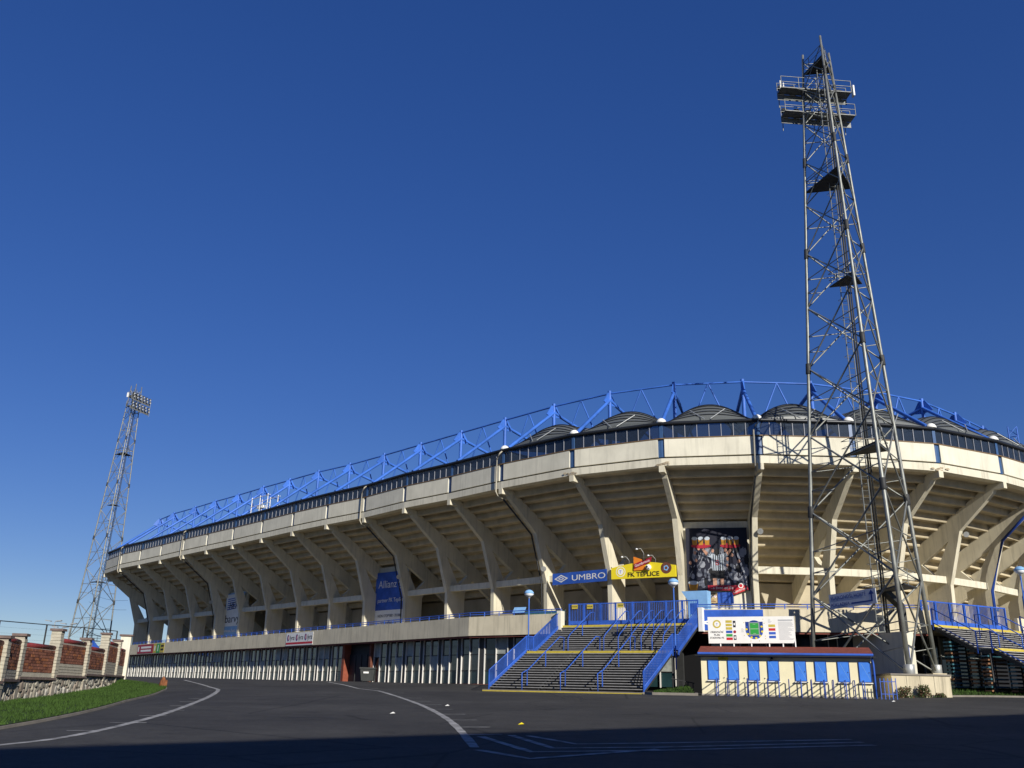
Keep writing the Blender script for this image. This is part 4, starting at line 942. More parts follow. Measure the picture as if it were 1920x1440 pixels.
b = MB(); b.poly([K3(-.1, .02, ZK), K3(-.1, -3.2, ZK), K3(-.1, -1.6, ZK + .4)]); b.poly([K3(kw + .1, .02, ZK), K3(kw + .1, -3.2, ZK), K3(kw + .1, -1.6, ZK + .4)][::-1]); b.build('gable', 'kiosk_wall', kiosk)
pipe('downpipe', [K3(kw + e - .1, e + .1, ZK + .05), K3(kw + e - .1, e + .1, ZK - .1), K3(kw + .12, .1, ZK - .4), K3(kw + .12, .1, -.25)], .055, 'blue', kiosk)
pipe('downpipe', [K3(kw + e - .12, e + .1, ZK + .02), K3(kw + .02, .12, ZK - .25)], .05, 'white', kiosk)
sprite('wall_lamp', 'dome', K3(4.05, .12, 2.1), .09, .09, .16, 'black', kiosk)
for x in (1.3, 2.45, 3.6): sprite('bell_push', 'dome', K3(x, .03, 1.06), .03, .03, .05, 'black', kiosk)
o = panel('notice', fk, 1.0, 2.07, 1.58, 2.31, 'bright_yellow', None, .03, .02); tag(o, 'bright yellow notice above the shutters near the end of the kiosk', 'notice')
for k, tx in enumerate(('ZVÝŠENÁ', 'CENA', 'PŘEDPRODEJ')): text('lettering', tx, fk, 1.06 + .1 * (k == 1), 2.24 - k * .07, .065, 'black', o, .001).location += fk.col[2].xyz * .03
# queue barriers standing out from the kiosk front
for k, px in enumerate((.95, 1.55, 2.1, 2.65, 3.2, 3.75, 4.35, 4.9, 5.55, 6.1, 6.8, 7.25, 7.9, 8.35, 8.85)):
    t = thing('queue_barrier', K3(px, 1.0, 0), ORD[14 - k] + ' blue tubular queue barrier from the tower end of the kiosk', 'barrier', 'queue barriers in front of the ticket kiosk')
    z0 = gz(K3(px, 1.5, 0).x, K3(px, 1.5, 0).y) - .05; h = 1.02
    pipe('hoop', [K3(px, .22, z0), K3(px, .22, z0 + h - .08), K3(px, .3, z0 + h), K3(px, 1.62, z0 + h), K3(px, 1.7, z0 + h - .08), K3(px, 1.7, z0 - .1)], .028, 'dark_blue' if k % 2 else 'blue', t)
    pipe('mid_rail', [K3(px, .22, z0 + .5), K3(px, 1.7, z0 + .5)], .022, 'dark_blue', t)
    if k % 3 == 0: pipe('low_rail', [K3(px, .22, z0 + .25), K3(px, 1.7, z0 + .25)], .018, 'dark_blue', t)
# side gate by the kiosk
t = thing('side_gate', K3(kw + .6, .6, 0), 'narrow blue bar gate between the kiosk and the tower plinth', 'gate')
for k in range(5):
    p = K3(kw + .3 + k * .2, .9, 0); z0 = gz(p.x, p.y); bar('gate_bar', (p.x, p.y, z0 - .1), (p.x, p.y, z0 + 1.1), .035, .035, 'blue', t)
bar('gate_rail', K3(kw + .3, .9, 1.0), K3(kw + 1.1, .9, 1.0), .03, .04, 'blue', t); bar('gate_rail', K3(kw + .3, .9, .35), K3(kw + 1.1, .9, .35), .03, .04, 'blue', t)
# stadium plan board on the kiosk roof
BA, BB = K3(.35, -2.2, 3.12), K3(5.5, -2.2, 3.17); fr = sign_frame(BA, BB); w = (BB - BA).length
o = thing('plan_board', K3(2.9, -2.2, 3.0), 'white stadium plan board on posts above the kiosk roof', 'sign')
panel('board', fr, 0, 0, w, 1.58, 'white', o, 0, .05)
for x in (.7, 1.5, 2.55, 3.6, 4.4): bar('board_post', at(fr, x, -.45, -.06), at(fr, x, 1.2, -.06), .06, .06, 'white', o)
bar('board_post', at(fr, w - .03, -.75, .35), at(fr, w - .03, .1, 0), .06, .06, 'white', o)
prints('crest', fr, [ell(.55, 1.15, .25, .25, 22)], 'yellow', o, .005); prints('crest', fr, [ell(.55, 1.15, .16, .16, 22)], 'white', o, .008); text('lettering', 'T', fr, .49, 1.06, .2, 'blue', o, .001)
for k, tx in enumerate(('ORIENTAČNÍ', 'PLÁN', 'STADIONU FK')): text('lettering', tx, fr, .52, .62 - k * .17, .15, 'black', o, .001, shear=.15, align='CENTER', wide=(.78, .36, .85)[k])
for k, m in enumerate(('yellow', 'yellow', 'yellow', 'blue', 'green', 'red')): prints('legend', fr, [rect(1.08, 1.22 - k * .205, 1.46, 1.37 - k * .205)], m, o, .005)
prints('legend', fr, [rect(1.52, .95, 1.68, 1.34), rect(1.52, .2, 1.68, .48)], 'navy', o, .005); prints('legend', fr, [ell(1.6, .68, .09, .09, 14)], 'crimson', o, .005); prints('legend', fr, [ell(1.6, 1.14, .05, .08, 8), ell(1.6, .34, .05, .08, 8)], 'white', o, .008)
px0, py0 = 2.78, .82
prints('plan', fr, [ell(px0, py0 - .02, .52, .56, 26)], 'dark_blue', o, .005); prints('plan', fr, [rect(px0 - .52, py0 - .1, px0 + .52, py0 + .45)], 'dark_blue', o, .0055)
for k in range(14):
    a_ = math.radians(-200 + k * 17); m = ('yellow', 'dark_blue', 'red')[k % 3 if k not in (3, 9) else 0]
    prints('plan', fr, [ell(px0 + .47 * math.cos(a_), py0 - .02 + .5 * math.sin(a_), .07, .06, 8)], 'bright_yellow' if k % 2 else 'blue', o, .0075)
prints('plan', fr, [rect(px0 - .32, py0 - .36, px0 + .32, py0 + .42)], 'mid_grey', o, .01); prints('plan', fr, [rect(px0 - .25, py0 - .3, px0 + .25, py0 + .37)], 'green', o, .013); prints('plan', fr, [rect(px0 - .25, py0 + .02, px0 + .25, py0 + .035), rect(px0 - .08, py0 + .3, px0 + .08, py0 + .31), rect(px0 - .08, py0 - .25, px0 + .08, py0 - .24)], 'white', o, .016)
prints('plan_mark', fr, [ell(px0 + dx, py0 + dy, .025, .025, 8) for dx, dy in ((-.62, -.35), (-.6, .4), (.6, .35), (.62, -.4), (-.25, -.68), (.25, -.68), (.55, .6), (.62, -.55))], 'yellow', o, .008)
for k, m in enumerate(('yellow', 'red', 'blue', 'blue')): prints('legend', fr, [rect(3.62, .95 - k * .22, 4.02, 1.1 - k * .22)], m, o, .005)
rr = random.Random(5)
prints('small_print', fr, [rect(4.2, 1.32, 5.05, 1.38)] + [rect(4.2, 1.24 - k * .052, 4.2 + rr.uniform(.55, .9), 1.255 - k * .052) for k in range(21)] + [rect(2.0, .85 - k * .06, 2.0 + rr.uniform(.1, .2), .865 - k * .06) for k in range(4)] + [rect(3.62, 1.4 - k * .06, 3.62 + rr.uniform(.12, .22), 1.415 - k * .06) for k in range(4)], 'mid_grey', o, .005)

# grass island and bent rails between the stairs and the kiosk
rows = []
for k in range(9):
    y = 55.0 + k * .8; x0, x1 = 8.6 + .12 * k, 10.9 + .05 * k
    rows.append(((x0, y, gz(x0, y) + .1), (x1, y, gz(x1, y) + .12 + .35 * math.sin(k / 8 * 3.1))))
grass_patch('grass_island', rows, 'small raised grass island between the foot of the staircase and the kiosk', 3500, .05, .16)
kerb('kerb', [(8.3, 56.4), (8.5, 54.9), (10.9, 54.3), (11.1, 55.6)], .16, .14)
t = thing('guard_rail', (10.6, 57.2, .1), 'dark bent guard rail behind the grass island', 'rail')
for k in range(5): bar('post', (10.1 + k * .3, 57.4, 0), (10.1 + k * .3, 57.4, 1.15 - .1 * k), .05, .05, 'black', t)
bar('rail', (10.0, 57.4, 1.0), (11.4, 57.4, .75), .05, .05, 'black', t)

# ------------------------------------------------------------------ floodlight towers
def tower(base, top, label, face, zsign=None):
    """base/top: three corner points each; face: horizontal direction the lamps look"""
    Bp, Tp = [V(p) for p in base], [V(p) for p in top]; face = V(face).normalized()
    cen = sum(Bp, V()) / 3
    tw = thing('floodlight_tower', cen, label, 'floodlight tower', 'floodlight towers at the stadium corners')
    def leg(k, f): return Bp[k].lerp(Tp[k], f)
    for k in range(3):
        b = MB(); b.tube([leg(k, f / 6) for f in range(7)], [.155 - .011 * f for f in range(7)], 8); b.build('leg', 'steel', tw)
    np_ = 11; fs = [0]
    for j in range(np_): fs.append(fs[-1] + (1.0 - .055 * j))
    fs = [f / fs[-1] * .985 for f in fs]
    for j in range(np_):
        f0, f1 = fs[j], fs[j + 1]; fm = f0 + (f1 - f0) * .52; r = .066 - .003 * j
        for k in range(3):
            k2 = (k + 1) % 3
            rod('brace', leg(k, f0), leg(k2, f1), r, 'steel', tw, 'rod6'); rod('brace', leg(k2, f0), leg(k, f1), r, 'steel', tw, 'rod6')
            x0 = leg(k, fm); x1 = leg(k2, fm); rod('cross_bar', x0, x1, .036, 'steel', tw, 'rod6')
            if j < 6:
                q = leg(k, f0).lerp(leg(k2, f1), .26); rod('sub_brace', leg(k, f0 + (f1 - f0) * .27), q, .035, 'steel', tw, 'rod6')
                q = leg(k2, f0).lerp(leg(k, f1), .26); rod('sub_brace', leg(k2, f0 + (f1 - f0) * .27), q, .035, 'steel', tw, 'rod6')
        if j % 2 == 0 and j:
            for k in range(3): p = leg(k, f0); d = (leg(k, 1) - leg(k, 0)).normalized(); rod('splice_collar', p - d * .38, p + d * .38, .24 - .012 * j, 'steel_dark', tw)
    for k in range(3):
        p = leg(k, 0); rod('foot', p + V((0, 0, -.05)), p + V((0, 0, .55)), .34, 'galv', tw)
    # ladder shaft up the middle
    m0, m1 = sum((leg(k, .06) for k in range(3)), V()) / 3 , sum((leg(k, .97) for k in range(3)), V()) / 3
    sx = V((1, 0, 0)) * .22
    b = MB(); b.tube([m0 - sx, m1 - sx], .04, 5); b.tube([m0 + sx, m1 + sx], .04, 5); n = 90
    for j in range(n): p = m0.lerp(m1, j / n); b.tube([p - sx, p + sx], .022, 4, cap=False)
    for j in range(0, n, 3):
        p = m0.lerp(m1, j / n); b.tube([p - sx, p + V((-.33, .35, 0)), p + V((0, .62, 0)), p + V((.33, .35, 0)), p + sx], .018, 4, cap=False)
    b.build('ladder', 'steel', tw)
    b = MB(); o1 = V((.42, .1, 0)); b.tube([m0 + o1, m1 + o1], .07, 6); b.tube([m0 + o1 * 1.4, m1 + o1 * 1.4], .05, 6); b.build('cable_duct', 'steel_dark', tw)
    # resting platforms
    for f, half in ((.113, 0), (.30, 1), (.56, 1), (.745, 0), (.962, 0)):
        q = [leg(k, f) for k in range(3)]
        if f < .2: cc = q[2].lerp(q[1], .45); q = [cc.lerp(p_, .5) for p_ in q]
        if half: q = [q[1], q[1].lerp(q[2], .5), q[1].lerp(q[0], .5)]
        b = MB(); b.cells([[tuple(p) for p in q]], lambda p: V(p), V((0, 0, .09))); pf = fix_normals(b.build('platform', 'steel_dark', tw))
        for p1, p2 in zip(q, q[1:] + q[:1]):
            rod('platform_rail', p1 + V((0, 0, 1.0)), p2 + V((0, 0, 1.0)), .025, 'steel', pf, 'rod6'); rod('platform_rail', p1 + V((0, 0, .5)), p2 + V((0, 0, .5)), .02, 'steel', pf, 'rod6')
            rod('platform_post', p1.lerp(p2, .33), p1.lerp(p2, .33) + V((0, 0, 1)), .025, 'steel', pf, 'rod6')
    # lamp galleries
    side = V((face.y, -face.x, 0)); tc = sum(Tp, V()) / 3; zt = min(p.z for p in Tp)
    for lv, (dz_, dd) in enumerate(((-3.3, 1.0), (-5.3, 1.2))):
        c0 = V((tc.x, tc.y, zt + dz_)) + face * dd + side * (.12 if lv else -.12); hw = 2.85
        ga = MB(); ga.box(c0 - side * hw - face * .45, side * 2 * hw, face * .9, V((0, 0, .07))); gal = ga.build('gallery', 'deck', tw)
        b = MB(); b.box(c0 - side * hw + face * .48 + V((0, 0, -.5)), side * 2 * hw, face * .05, V((0, 0, .5))); b.build('toe_panel', 'deck', gal)
        for z in (.55, 1.05):
            for s in (-.45, .45): rod('gallery_rail', c0 - side * hw + face * s + V((0, 0, z)), c0 + side * hw + face * s + V((0, 0, z)), .025, 'steel', gal, 'rod6')
        for s in (-.45, .45):
            for x in (-1, -.5, 0, .5, 1): p = c0 + side * hw * x + face * s; rod('gallery_post', p, p + V((0, 0, 1.05)), .028, 'steel', gal, 'rod6')
        for x in (-.55, .55): rod('bracket', c0 + side * hw * x - face * .4, V((tc.x, tc.y, c0.z - .9)), .05, 'steel', tw, 'rod6')
        for row in range(2):
            for kx in range(6):
                p = c0 + side * (hw * (-.85 + 1.7 * kx / 5)) + face * (.85 + .1 * row) + V((0, 0, .75 - row * .62))
                d = (face * .86 + V((0, 0, -.5))).normalized(); u = side; v2 = d.cross(u)
                b = unit('disc', 'steel_dark'); lo = finish(bpy.data.objects.new('floodlight', b), tw, mtx(p - d * .28, u * .25, v2 * .25, d * .28))
                finish(bpy.data.objects.new('lens', unit('disc', 'lamp_white')), lo, mtx(p, u * .17, v2 * .17, d * .03))
        for x in (-1, 0, 1): rod('lamp_frame', c0 + side * hw * .9 * x + face * .8 + V((0, 0, 1.1)), c0 + side * hw * .9 * x + face * .95 + V((0, 0, -.9)), .035, 'steel', tw, 'rod6')
    # small antennas
    p = V((tc.x, tc.y, zt - 3.2)) - side * 2.95 + face * .8
    for s, h in ((0, .7), (.25, .5)): rod('antenna', p + side * s, p + side * s + V((0, 0, h)), .05, 'white', tw, 'rod6')
    obox('antenna_panel', p + side * 5.95 + V((0, 0, .2)), (side.x, side.y), .12, .35, .95, 'white', tw)
    return tw, leg
TA = ((20.06, 62, .5), (23.64, 55.5, 1.5), (28.22, 62, 1.75))
tw1, leg1 = tower(TA, ((22.75, 60.3, 48.95), (23.6, 58.55, 49.4), (24.85, 60.3, 49.2)), 'tall steel lattice floodlight tower rising beside the ticket kiosk', (-.08, 1, 0))
cl_ = V((-79.0, 178.0, 0)); 
LB = [cl_ + V((4.5 * math.cos(R(a)), 4.5 * math.sin(R(a)), 1.0)) for a in (170, 290, 50)]
LT = [cl_ + V((1.5, 0, 0)) + V((1.15 * math.cos(R(a)), 1.15 * math.sin(R(a)), 58.3)) for a in (170, 290, 50)]
tower(LB, LT, 'distant steel floodlight tower with white lamps behind the brick garden wall', (.95, -.3, 0))
# tower plinths
b = MB(); q = [V((22.35, 55.0, 0)), V((25.75, 55.0, 0)), V((26.3, 59.2, 0)), V((22.9, 60.0, 0))]
for k in range(4): b.poly([q[k] + V((0, 0, -.3)), q[(k + 1) % 4] + V((0, 0, -.3)), q[(k + 1) % 4] + V((0, 0, 1.42)), q[k] + V((0, 0, 1.42))])
b.poly([p + V((0, 0, 1.42)) for p in q]); o = thing('tower_plinth', (24, 56, .1), 'streaked cream concrete block under the front leg of the floodlight tower', 'plinth'); fix_normals(b.build('block', 'plinth', o))
b = MB(); e = .06
qq = [q[0] + V((-e, -e, 0)), q[1] + V((e, -e, 0)), q[2] + V((e, e, 0)), q[3] + V((-e, e, 0))]
b.cells([[tuple(p + V((0, 0, 1.47))) for p in qq]], lambda p: V(p), V((0, 0, .1))); fix_normals(b.build('cap_slab', 'kerb', o))
for x in (.25, .48, .72): p = q[0].lerp(q[1], x); bar('joint', p + V((0, -.004, -.2)), p + V((0, -.004, 1.41)), .012, .012, 'steel_dark', o)
for p, lab in (((28.22, 62), 'square concrete footing under the rear leg of the tower near the second staircase'), ((20.06, 62), 'square concrete footing hidden behind the kiosk under a tower leg')):
    zt = 1.76 if p[0] > 25 else .52; o = thing('tower_footing', (p[0], p[1], .1), lab, 'plinth')
    b = MB(); b.box((p[0] - .7, p[1] - .7, -.4), (1.4, 0, 0), (0, 1.4, 0), (0, 0, zt + .3)); b.box((p[0] - .5, p[1] - .5, zt - .1), (1, 0, 0), (0, 1, 0), (0, 0, .1)); b.build('block', 'plinth', o)
# direction sign on the tower
fr = sign_frame((20.98, 60.25, 5.53), (22.78, 57.0, 5.68)); w = 3.7
o = panel('direction_sign', fr, 0, 0, w, .93, 'sign_grey', None, 0, .05); tag(o, 'tilted grey direction sign VLAJKONOŠI, HOSTÉ with an arrow on the floodlight tower', 'sign')
text('lettering', 'VLAJKONOŠI, HOSTÉ', fr, .1, .56, .32, 'dark_blue', o, .002, wide=2.85); text('lettering', 'POKLADNA', fr, .1, .12, .32, 'dark_blue', o, .002, wide=1.5)
prints('arrow', fr, [rect(1.75, .16, 3.4, .25), rect(3.3, .16, 3.42, .68), [(3.15, .6), (3.57, .6), (3.36, .88)]], 'dark_blue', o, .006)
# solid dark bars built in place of the tower's shadow at the terrace
t = thing('cable_chute', (25.4, 60.3, 4.4), 'dark bent bars standing in for a tower shadow by the terrace parapet', 'chute')
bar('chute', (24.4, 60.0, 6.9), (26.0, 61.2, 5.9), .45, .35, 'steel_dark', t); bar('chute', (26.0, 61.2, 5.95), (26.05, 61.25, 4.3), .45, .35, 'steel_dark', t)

# ------------------------------------------------------------------ right-hand verge, shrubs
rows = []
for k in range(14):
    x = 26.0 + k * 1.6; z0 = gz(x, 56.7)
    rows.append(((x, 56.6 + .1 * k, gz(x, 56.6 + .1 * k) + .09), (x + .4, 63.5 + .25 * k, .95)))
grass_patch('grass_bank', rows, 'strip of grass below the second staircase beside the tower plinth', 7000, .06, .18)
kerb('kerb', [(25.9, 56.45), (33, 56.9), (45, 57.9)], .18, .1)
def shrub(p, r, h, label, m='bush', n=420):
    t = thing('shrub', (p[0], p[1], gz(*p)), label, 'shrub'); b = MB(); z0 = gz(*p)
    for _ in range(n):
        a, e_, rr_ = random.random() * 6.28, random.random(), random.random() ** .4
        c = V((p[0] + math.cos(a) * r * rr_ * (1 - .5 * e_), p[1] + math.sin(a) * r * rr_ * .7, z0 + h * e_ * (.55 + .45 * rr_)))
        d = V((random.uniform(-1, 1), random.uniform(-1, 1), random.uniform(-.3, 1))).normalized() * .08; u = d.orthogonal().normalized() * .045
        b.poly([c, c + d * .5 + u, c + d, c + d * .5 - u], random.randrange(2))
    b.build('foliage', [m, 'bush_b' if m == 'bush' else 'bush'], t)
    b = MB()
    for _ in range(6): b.tube([(p[0], p[1], z0 - .05), (p[0] + random.uniform(-r, r) * .5, p[1] + random.uniform(-r, r) * .4, z0 + h * .6)], .012, 4)
    b.build('stem', 'soil', t)
shrub((22.9, 54.6), .55, .62, 'loose reddish-green shrub at the corner of the tower plinth'); shrub((24.0, 54.6), .45, .72, 'dense round green shrub in front of the tower plinth', n=600); shrub((24.9, 54.65), .35, .25, 'low scrubby weeds at the foot of the tower plinth', 'bush_b', 220)

# ------------------------------------------------------------------ brick garden wall on the left
WP = [(-20.6, 34), (-21.79, 41), (-23.24, 45.2), (-23.78, 50), (-24.42, 55), (-25.66, 60.5), (-27.13, 66), (-28.57, 71)]
PT = [1.6, 1.75, 2.05, 2.57, 2.36, 2.95, 2.77, 3.38]
TOP = [1.5, 1.72, 1.65, 2.08, 1.9, 2.48, 2.27]
BOT = [.3, .49, .43, .95, .77, 1.33, 1.22]
LED = [-.1, .0, .12, .27, .41, .45, .45]
wall = thing('garden_wall', (-24, 52, -.6), 'brick and pale block garden wall on a rough stone base with stepped piers', 'wall')
nb = 0; far_b = MB(); nstone = 0
for k in range(len(WP)):
    x, y = WP[k]; z0 = -1.6 if k < 2 else gz(x, y) - .3; d = V((WP[min(k + 1, 7)][0] - WP[max(0, k - 1)][0], WP[min(k + 1, 7)][1] - WP[max(0, k - 1)][1], 0)).normalized()
    pw = .52
    if k == len(WP) - 1:
        obox('end_pier', (x, y, (z0 + PT[k]) / 2), (d.x, d.y), .72, .72, PT[k] - z0, 'cream_panel', wall); obox('pier_cap', (x, y, PT[k] + .05), (d.x, d.y), .95, .95, .12, 'ledge', wall)
    else:
        zc = LED[max(0, min(k, 6))] - .35; n = int((PT[k] - zc) / .165)
        obox('pier_core', (x, y, (z0 + PT[k] - .02) / 2), (d.x, d.y), pw - .05, pw - .05, PT[k] - .02 - z0, 'mortar', wall)
        for j in range(n): obox('pier_block', (x + random.uniform(-.012, .012), y, zc + (j + .5) * .165), (d.x, d.y), pw + random.uniform(-.02, .02), pw + random.uniform(-.02, .02), .145, 'block_white', wall)
        obox('pier_cap', (x, y, PT[k] + .05), (d.x, d.y), .66, .66, .12, 'ledge', wall)
for k in range(len(WP) - 1):
    a, c = V((*WP[k], 0)), V((*WP[k + 1], 0)); t = (c - a).normalized(); f = V((t.y, -t.x, 0)); L = (c - a).length     # f: the face seen from the road
    if f.x < 0: f = -f
    a2, L2 = a + t * .31, L - .62
    def wbox(name, s0, s1, d0, d1, z0, z1, m):
        b = MB(); b.box(a + t * s0 + f * d0 + V((0, 0, z0)), t * (s1 - s0), f * (d1 - d0), V((0, 0, z1 - z0))); return b.build(name, m, wall)
    wbox('panel_core', .31, L - .31, -.1, .08, BOT[k] - .05, TOP[k] - .05, 'mortar')
    b = MB(); b.tube([a + t * .2 + V((0, 0, TOP[k] + .03)), c - t * .2 + V((0, 0, TOP[k] + .03))], .13, 8); b.build('coping', 'coping', wall)
    rows_, cols = int((TOP[k] - BOT[k] - .05) / .14), int(L2 / .42)
    for r_ in range(rows_):
        for j in range(cols):
            off = (r_ % 2) * .21
            s0 = j * (L2 / cols) + (off if j else 0); s1 = (j + 1) * (L2 / cols) + (off if j < cols - 1 else 0)
            m = random.choices(['brick_red', 'brick_dark', 'brick_orange'], [5, 3, 1.6])[0]
            p = a2 + t * (s0 + s1) / 2 + f * (.085 + random.uniform(0, .012)); z = BOT[k] + (r_ + .5) * .14
            if nb < 298 and k >= 1: obox('brick', (p.x, p.y, z), (t.x, t.y), s1 - s0 - .02, .07, .12, m, wall); nb += 1
            else:
                q = a2 + t * (s0 + .01) + f * .05 + V((0, 0, z - .06)); far_b.box(q, t * (s1 - s0 - .02), f * (.07 + random.uniform(0, .012)), V((0, 0, .12)), {'brick_red': 0, 'brick_dark': 1, 'brick_orange': 2}[m])
    zc = LED[k] + .08; n = max(1, int(round((BOT[k] - .03 - zc) / .15)))
    for j in range(n): h = (BOT[k] - .03 - zc) / n; wbox('block_course', .2, L - .2, -.15, .13 + random.uniform(-.008, .008), zc + j * h + .012, zc + (j + 1) * h - .012, 'block_white')
    wbox('course_core', .2, L - .2, -.14, .11, zc - .05, BOT[k], 'mortar')
    wbox('ledge', 0.0, L, -.2, .3, LED[k] - .03, LED[k] + .08, 'ledge')
    zb = min(gz(a.x, a.y), gz(c.x, c.y)) - .35
    wbox('stone_core', -.0, L, -.2, .12, zb, LED[k] - .03, 'mortar')
    if k >= 1:
        s = .0
        while s < L - .1:
            wdt = random.uniform(.28, .5); z = LED[k] - .04
            gb = gz((a + t * s).x + .3, (a + t * s).y)
            while z > gb and nstone < 298:
                h = random.uniform(.3, .62); b = MB(); pts = []; nn = 7
                for q in range(nn): an = q / nn * 6.283 + random.uniform(-.3, .3); pts.append((s + wdt / 2 + math.cos(an) * wdt * .54 * random.uniform(.85, 1.08), z - h / 2 + math.sin(an) * h * .54 * random.uniform(.85, 1.08)))
                dep = random.uniform(.05, .12)
                o3 = [a + t * p[0] + f * .11 + V((0, 0, min(p[1], LED[k] - .035))) for p in pts]; cz = sum(o3, V()) / nn
                i3 = [cz + (p - cz) * .72 + f * dep for p in o3]
                b.poly(i3)
                for q in range(nn): b.poly([o3[q], o3[(q + 1) % nn], i3[(q + 1) % nn], i3[q]])
                fix_normals(b.build('stone', random.choice(['stone', 'stone', 'stone_b', 'stone_c']), wall)); nstone += 1
                z -= h
            s += wdt
tag(far_b.build('brick_mass', ['brick_red', 'brick_dark', 'brick_orange'], wall), kind='stuff')
# rusty hydrant stump and a stone on the verge
o = thing('hydrant', (-22.3, 62.4, gz(-22.3, 62.4)), 'small rust-brown stump standing at the tip of the grass verge', 'hydrant')
b = MB(); b.lathe((-22.3, 62.4, gz(-22.3, 62.4)), [(.26, 0), (.24, .25), (.2, .42), (.12, .6), (.03, .72)], 9); b.build('body', 'rust', o); obox('side_plate', (-22.12, 62.2, gz(-22.3, 62.4) + .25), (1, .4), .3, .12, .5, 'rust', o)

# ------------------------------------------------------------------ bins, litter
for k, (x, y, rz) in enumerate(((-11.9, 82.5, .4),)):
    z = gz(x, y); t = thing('waste_bin', (x, y, z), ['dark wheeled waste container with a pale label by the dark entrance', 'grey-black waste container with an open flap next to the labelled one'][k], 'bin')
    b = MB(); w0, w1, h = .5, .62, 1.1
    lo = [V((x + sx * w0, y + sy * w0 * .8, z + .1)) for sx, sy in ((-1, -1), (1, -1), (1, 1), (-1, 1))]; hi = [V((x + sx * w1, y + sy * w1 * .8, z + h)) for sx, sy in ((-1, -1), (1, -1), (1, 1), (-1, 1))]
    b.poly(lo[::-1]); b.poly(hi)
    for j in range(4): b.poly([lo[j], lo[(j + 1) % 4], hi[(j + 1) % 4], hi[j]])
    b.build('body', 'bin', t); obox('lid', (x, y - .03, z + h + .06), (1, 0), 1.34, 1.1, .12, 'bin', t)
    for sx in (-.4, .4): rod('wheel', (x + sx - .05, y - .35, z + .1), (x + sx + .05, y - .35, z + .1), .1, 'black', t)
    if k == 0: obox('label', (x - .1, y - .5, z + .8), (1, 0), .45, .02, .14, 'white', t)
for x, y, m, lab in ((-3.81, 32.84, 'white', 'white paper scrap on the open asphalt between the two curved lines'), (-2.31, 38.64, 'white', 'white paper scrap beside the bay markings'), (.49, 28.55, 'bright_yellow', 'crumpled yellow wrapper on the asphalt in front of the stairs'), (20.1, 49.57, 'white', 'white paper scrap on the asphalt in front of the kiosk')):
    b = MB(); z = gz(x, y) + .005; b.poly([(x - .09, y - .06, z), (x + .1, y - .05, z + .02), (x + .02, y, z + .06)]); b.poly([(x + .1, y - .05, z + .02), (x + .08, y + .09, z), (x + .02, y, z + .06)]); b.poly([(x + .08, y + .09, z), (x - .07, y + .07, z + .01), (x + .02, y, z + .06)]); b.poly([(x - .07, y + .07, z + .01), (x - .09, y - .06, z), (x + .02, y, z + .06)])
    tag(b.build('litter', m), lab, 'litter')

# ------------------------------------------------------------------ beyond the garden wall
t = thing('mesh_fence', (-49, 100, .5), 'tall dark mesh fence behind the brick garden wall', 'fence')
FP = [V((-48.4, 82, 5.2)), V((-48.59, 90, 5.45)), V((-48.9, 100, 5.75)), V((-49.4, 110, 6.1)), V((-49.6, 120, 6.3))]
for p, q in zip(FP, FP[1:]):
    rod('rail', p, q, .05, 'steel_dark', t, 'rod6'); rod('rail', p + V((0, 0, -2.3)), q + V((0, 0, -2.3)), .03, 'steel_dark', t, 'rod6')
    for j in range(1, 9): rod('mesh_wire', p + V((0, 0, -.55 * j)), q + V((0, 0, -.55 * j)), .006, 'steel_dark', t, 'rod6')
for p in FP: bar('fence_post', (p.x, p.y, .3), p, .12, .12, 'steel_dark', t)
for x, y, zt, lab in ((-98, 165, 15.5, 'slender grey street lamp far beyond the mesh fence'), (-76, 158, 9.6, 'twin of low pale lamps by the distant tower, taller one'), (-73.4, 158, 9.2, 'pale lamp beside the distant tower with a flat hood'), (-74.2, 157, 8.6, 'shortest pale lamp at the foot of the distant tower')):
    t = thing('street_lamp', (x, y, .5), lab, 'street lamp'); rod('pole', (x, y, .4), (x, y, zt), .06, 'galv', t, 'rod6'); b = MB()
    for s in (-1, 1): b.box((x + s * .15 - .55 * (s < 0) * 1 - .0, y - .3, zt), (.9 * s, 0, .12), (0, .6, 0), (0, 0, .16))
    fix_normals(b.build('lamp_head', 'galv', t))
t = thing('blue_canopy', (-66.5, 147, .6), 'blue tarpaulin canopy showing over the garden wall near the distant tower', 'canopy')
b = MB(); c0 = V((-62.3, 140, 5.6)); b.poly([c0 + V((-1.8, 0, -1.3)), c0 + V((1.6, -1, -1.1)), c0 + V((.9, 0, .6))]); b.poly([c0 + V((1.6, -1, -1.1)), c0 + V((1.9, 1.5, -1.0)), c0 + V((.9, 0, .6))]); b.poly([c0 + V((1.9, 1.5, -1.0)), c0 + V((-1.8, 0, -1.3)), c0 + V((.9, 0, .6))]); fix_normals(b.build('sheet', 'blue', t))
for dx, dy in ((-1.6, 0), (1.5, -.9), (1.8, 1.4)): rod('pole', c0 + V((dx, dy, -5.2)), c0 + V((dx, dy, -1.1)), .04, 'galv', t, 'rod6')
for k, (zz, lab) in enumerate(((8.0, 'thick black overhead cable sagging from the distant tower to the stadium'), (13.0, 'thin overhead wire above the garden wall, lower of two'), (14.6, 'thin overhead wire above the garden wall, upper of two'))):
    pts = [V((-79 + 13 * s, 176 - 14 * s, zz + 1.5 - 2.4 * s - .5 * math.sin(math.pi * s))) for s in [j / 14 for j in range(15)]]
    b = MB(); b.tube(pts, .05 if k == 0 else .02, 5); tag(b.build('overhead_cable', 'black'), lab, 'cable')
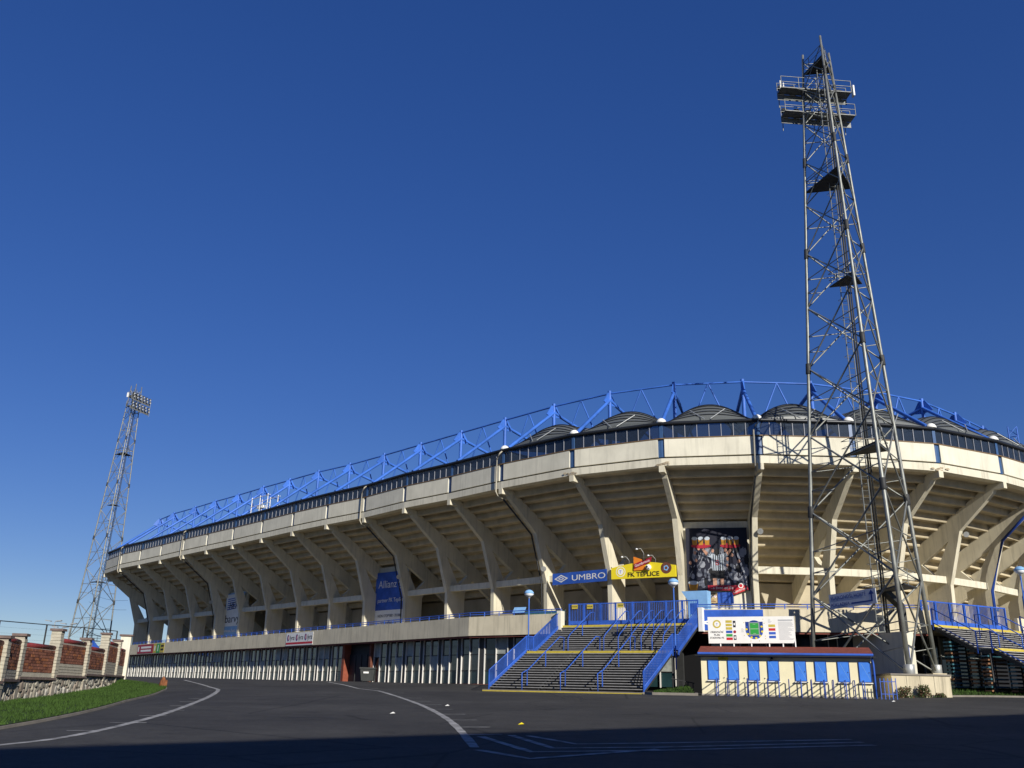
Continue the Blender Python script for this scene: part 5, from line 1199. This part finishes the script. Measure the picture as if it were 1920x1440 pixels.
# white camera frame on the roof of the long stand
t = thing('roof_scaffold', (-29, 111, 20.5), 'white tubular frame standing on the roof edge of the long stand', 'frame')
base = RP(6 + OFF, 1.2, 20.4); tt = (PP[7 + OFF] - PP[6 + OFF]).normalized(); nn_ = NN[6 + OFF]
for s in (0, 2.2, 4.2):
    for d in (0, 1.4): p = base + tt * (s + 1.5) + nn_ * d; rod('upright', p, p + V((0, 0, 2.4)), .05, 'white', t, 'rod6')
for d in (0, 1.4):
    for z in (1.2, 2.2): p = base + tt * 1.2 + nn_ * d + V((0, 0, z)); rod('rail', p, p + tt * 5.0, .045, 'white', t, 'rod6')
b = MB(); p = base + tt * 3 + V((0, 0, .8)); b.box(p, tt * 1.3, nn_ * .5, V((0, 0, .35))); b.build('housing', 'white', t)

t = thing('roof_mast', (50.2, 88.0, 21.0), 'slim blue lattice mast on the stadium roof above the last vault', 'mast')
for dx, dy in ((0, 0), (.9, 0), (.45, .8)): rod('mast_leg', (50.0 + dx, 87.5 + dy, 20.3), (50.0 + dx, 87.5 + dy, 26.4), .06, 'blue_steel', t, 'rod6')
for j in range(6):
    z = 20.5 + j; c3 = [(50.0, 87.5), (50.9, 87.5), (50.45, 88.3)]
    for q in range(3): a_, b_ = c3[q], c3[(q + 1) % 3]; rod('mast_brace', (*a_, z), (*b_, z + .95), .035, 'blue_steel', t, 'rod6'); rod('mast_ring', (*a_, z), (*b_, z), .03, 'blue_steel', t, 'rod6')

# ------------------------------------------------------------------ apartment block behind the camera (its shadow crosses the road)
e0, e1 = V((-9.55, 18.59, -1.2)), V((22.87, 42.27, -.35)); dr = (e1 - e0); dr.z = 0; dr.normalize(); HB = 19.0
shift = sun_h * (HB + 1.0) / math.tan(SUN_EL)
A0 = V((e0.x, e0.y, 0)) + shift - dr * 55; LEN = 118.0; nb_ = V((dr.y, -dr.x, 0)) * 12
bl = thing('apartment_block', A0 + dr * LEN / 2, 'plain plastered apartment block across the road, its shadow lying over the asphalt', 'building')
b = MB(); b.box(A0 + V((0, 0, -2.2)), dr * LEN, nb_, V((0, 0, HB + 2.2 - .95))); b.build('wall', 'far_plaster', bl)
b = MB(); b.box(A0 - dr * .3 - nb_.normalized() * .001 + V((0, 0, HB - .95)), dr * (LEN + .6), nb_, V((0, 0, .95))); b.build('roof_parapet', 'kerb', bl)
bx_ = unit('box', 'window_glass')
for fl in range(6):
    for k in range(30):
        p = A0 + dr * (2.5 + k * 3.9) - nb_.normalized() * .02 + V((0, 0, .2 + fl * 3.0)); wo = finish(bpy.data.objects.new('window', bx_), bl, mtx(p, dr * 1.5, nb_.normalized() * .1, V((0, 0, 1.5))))
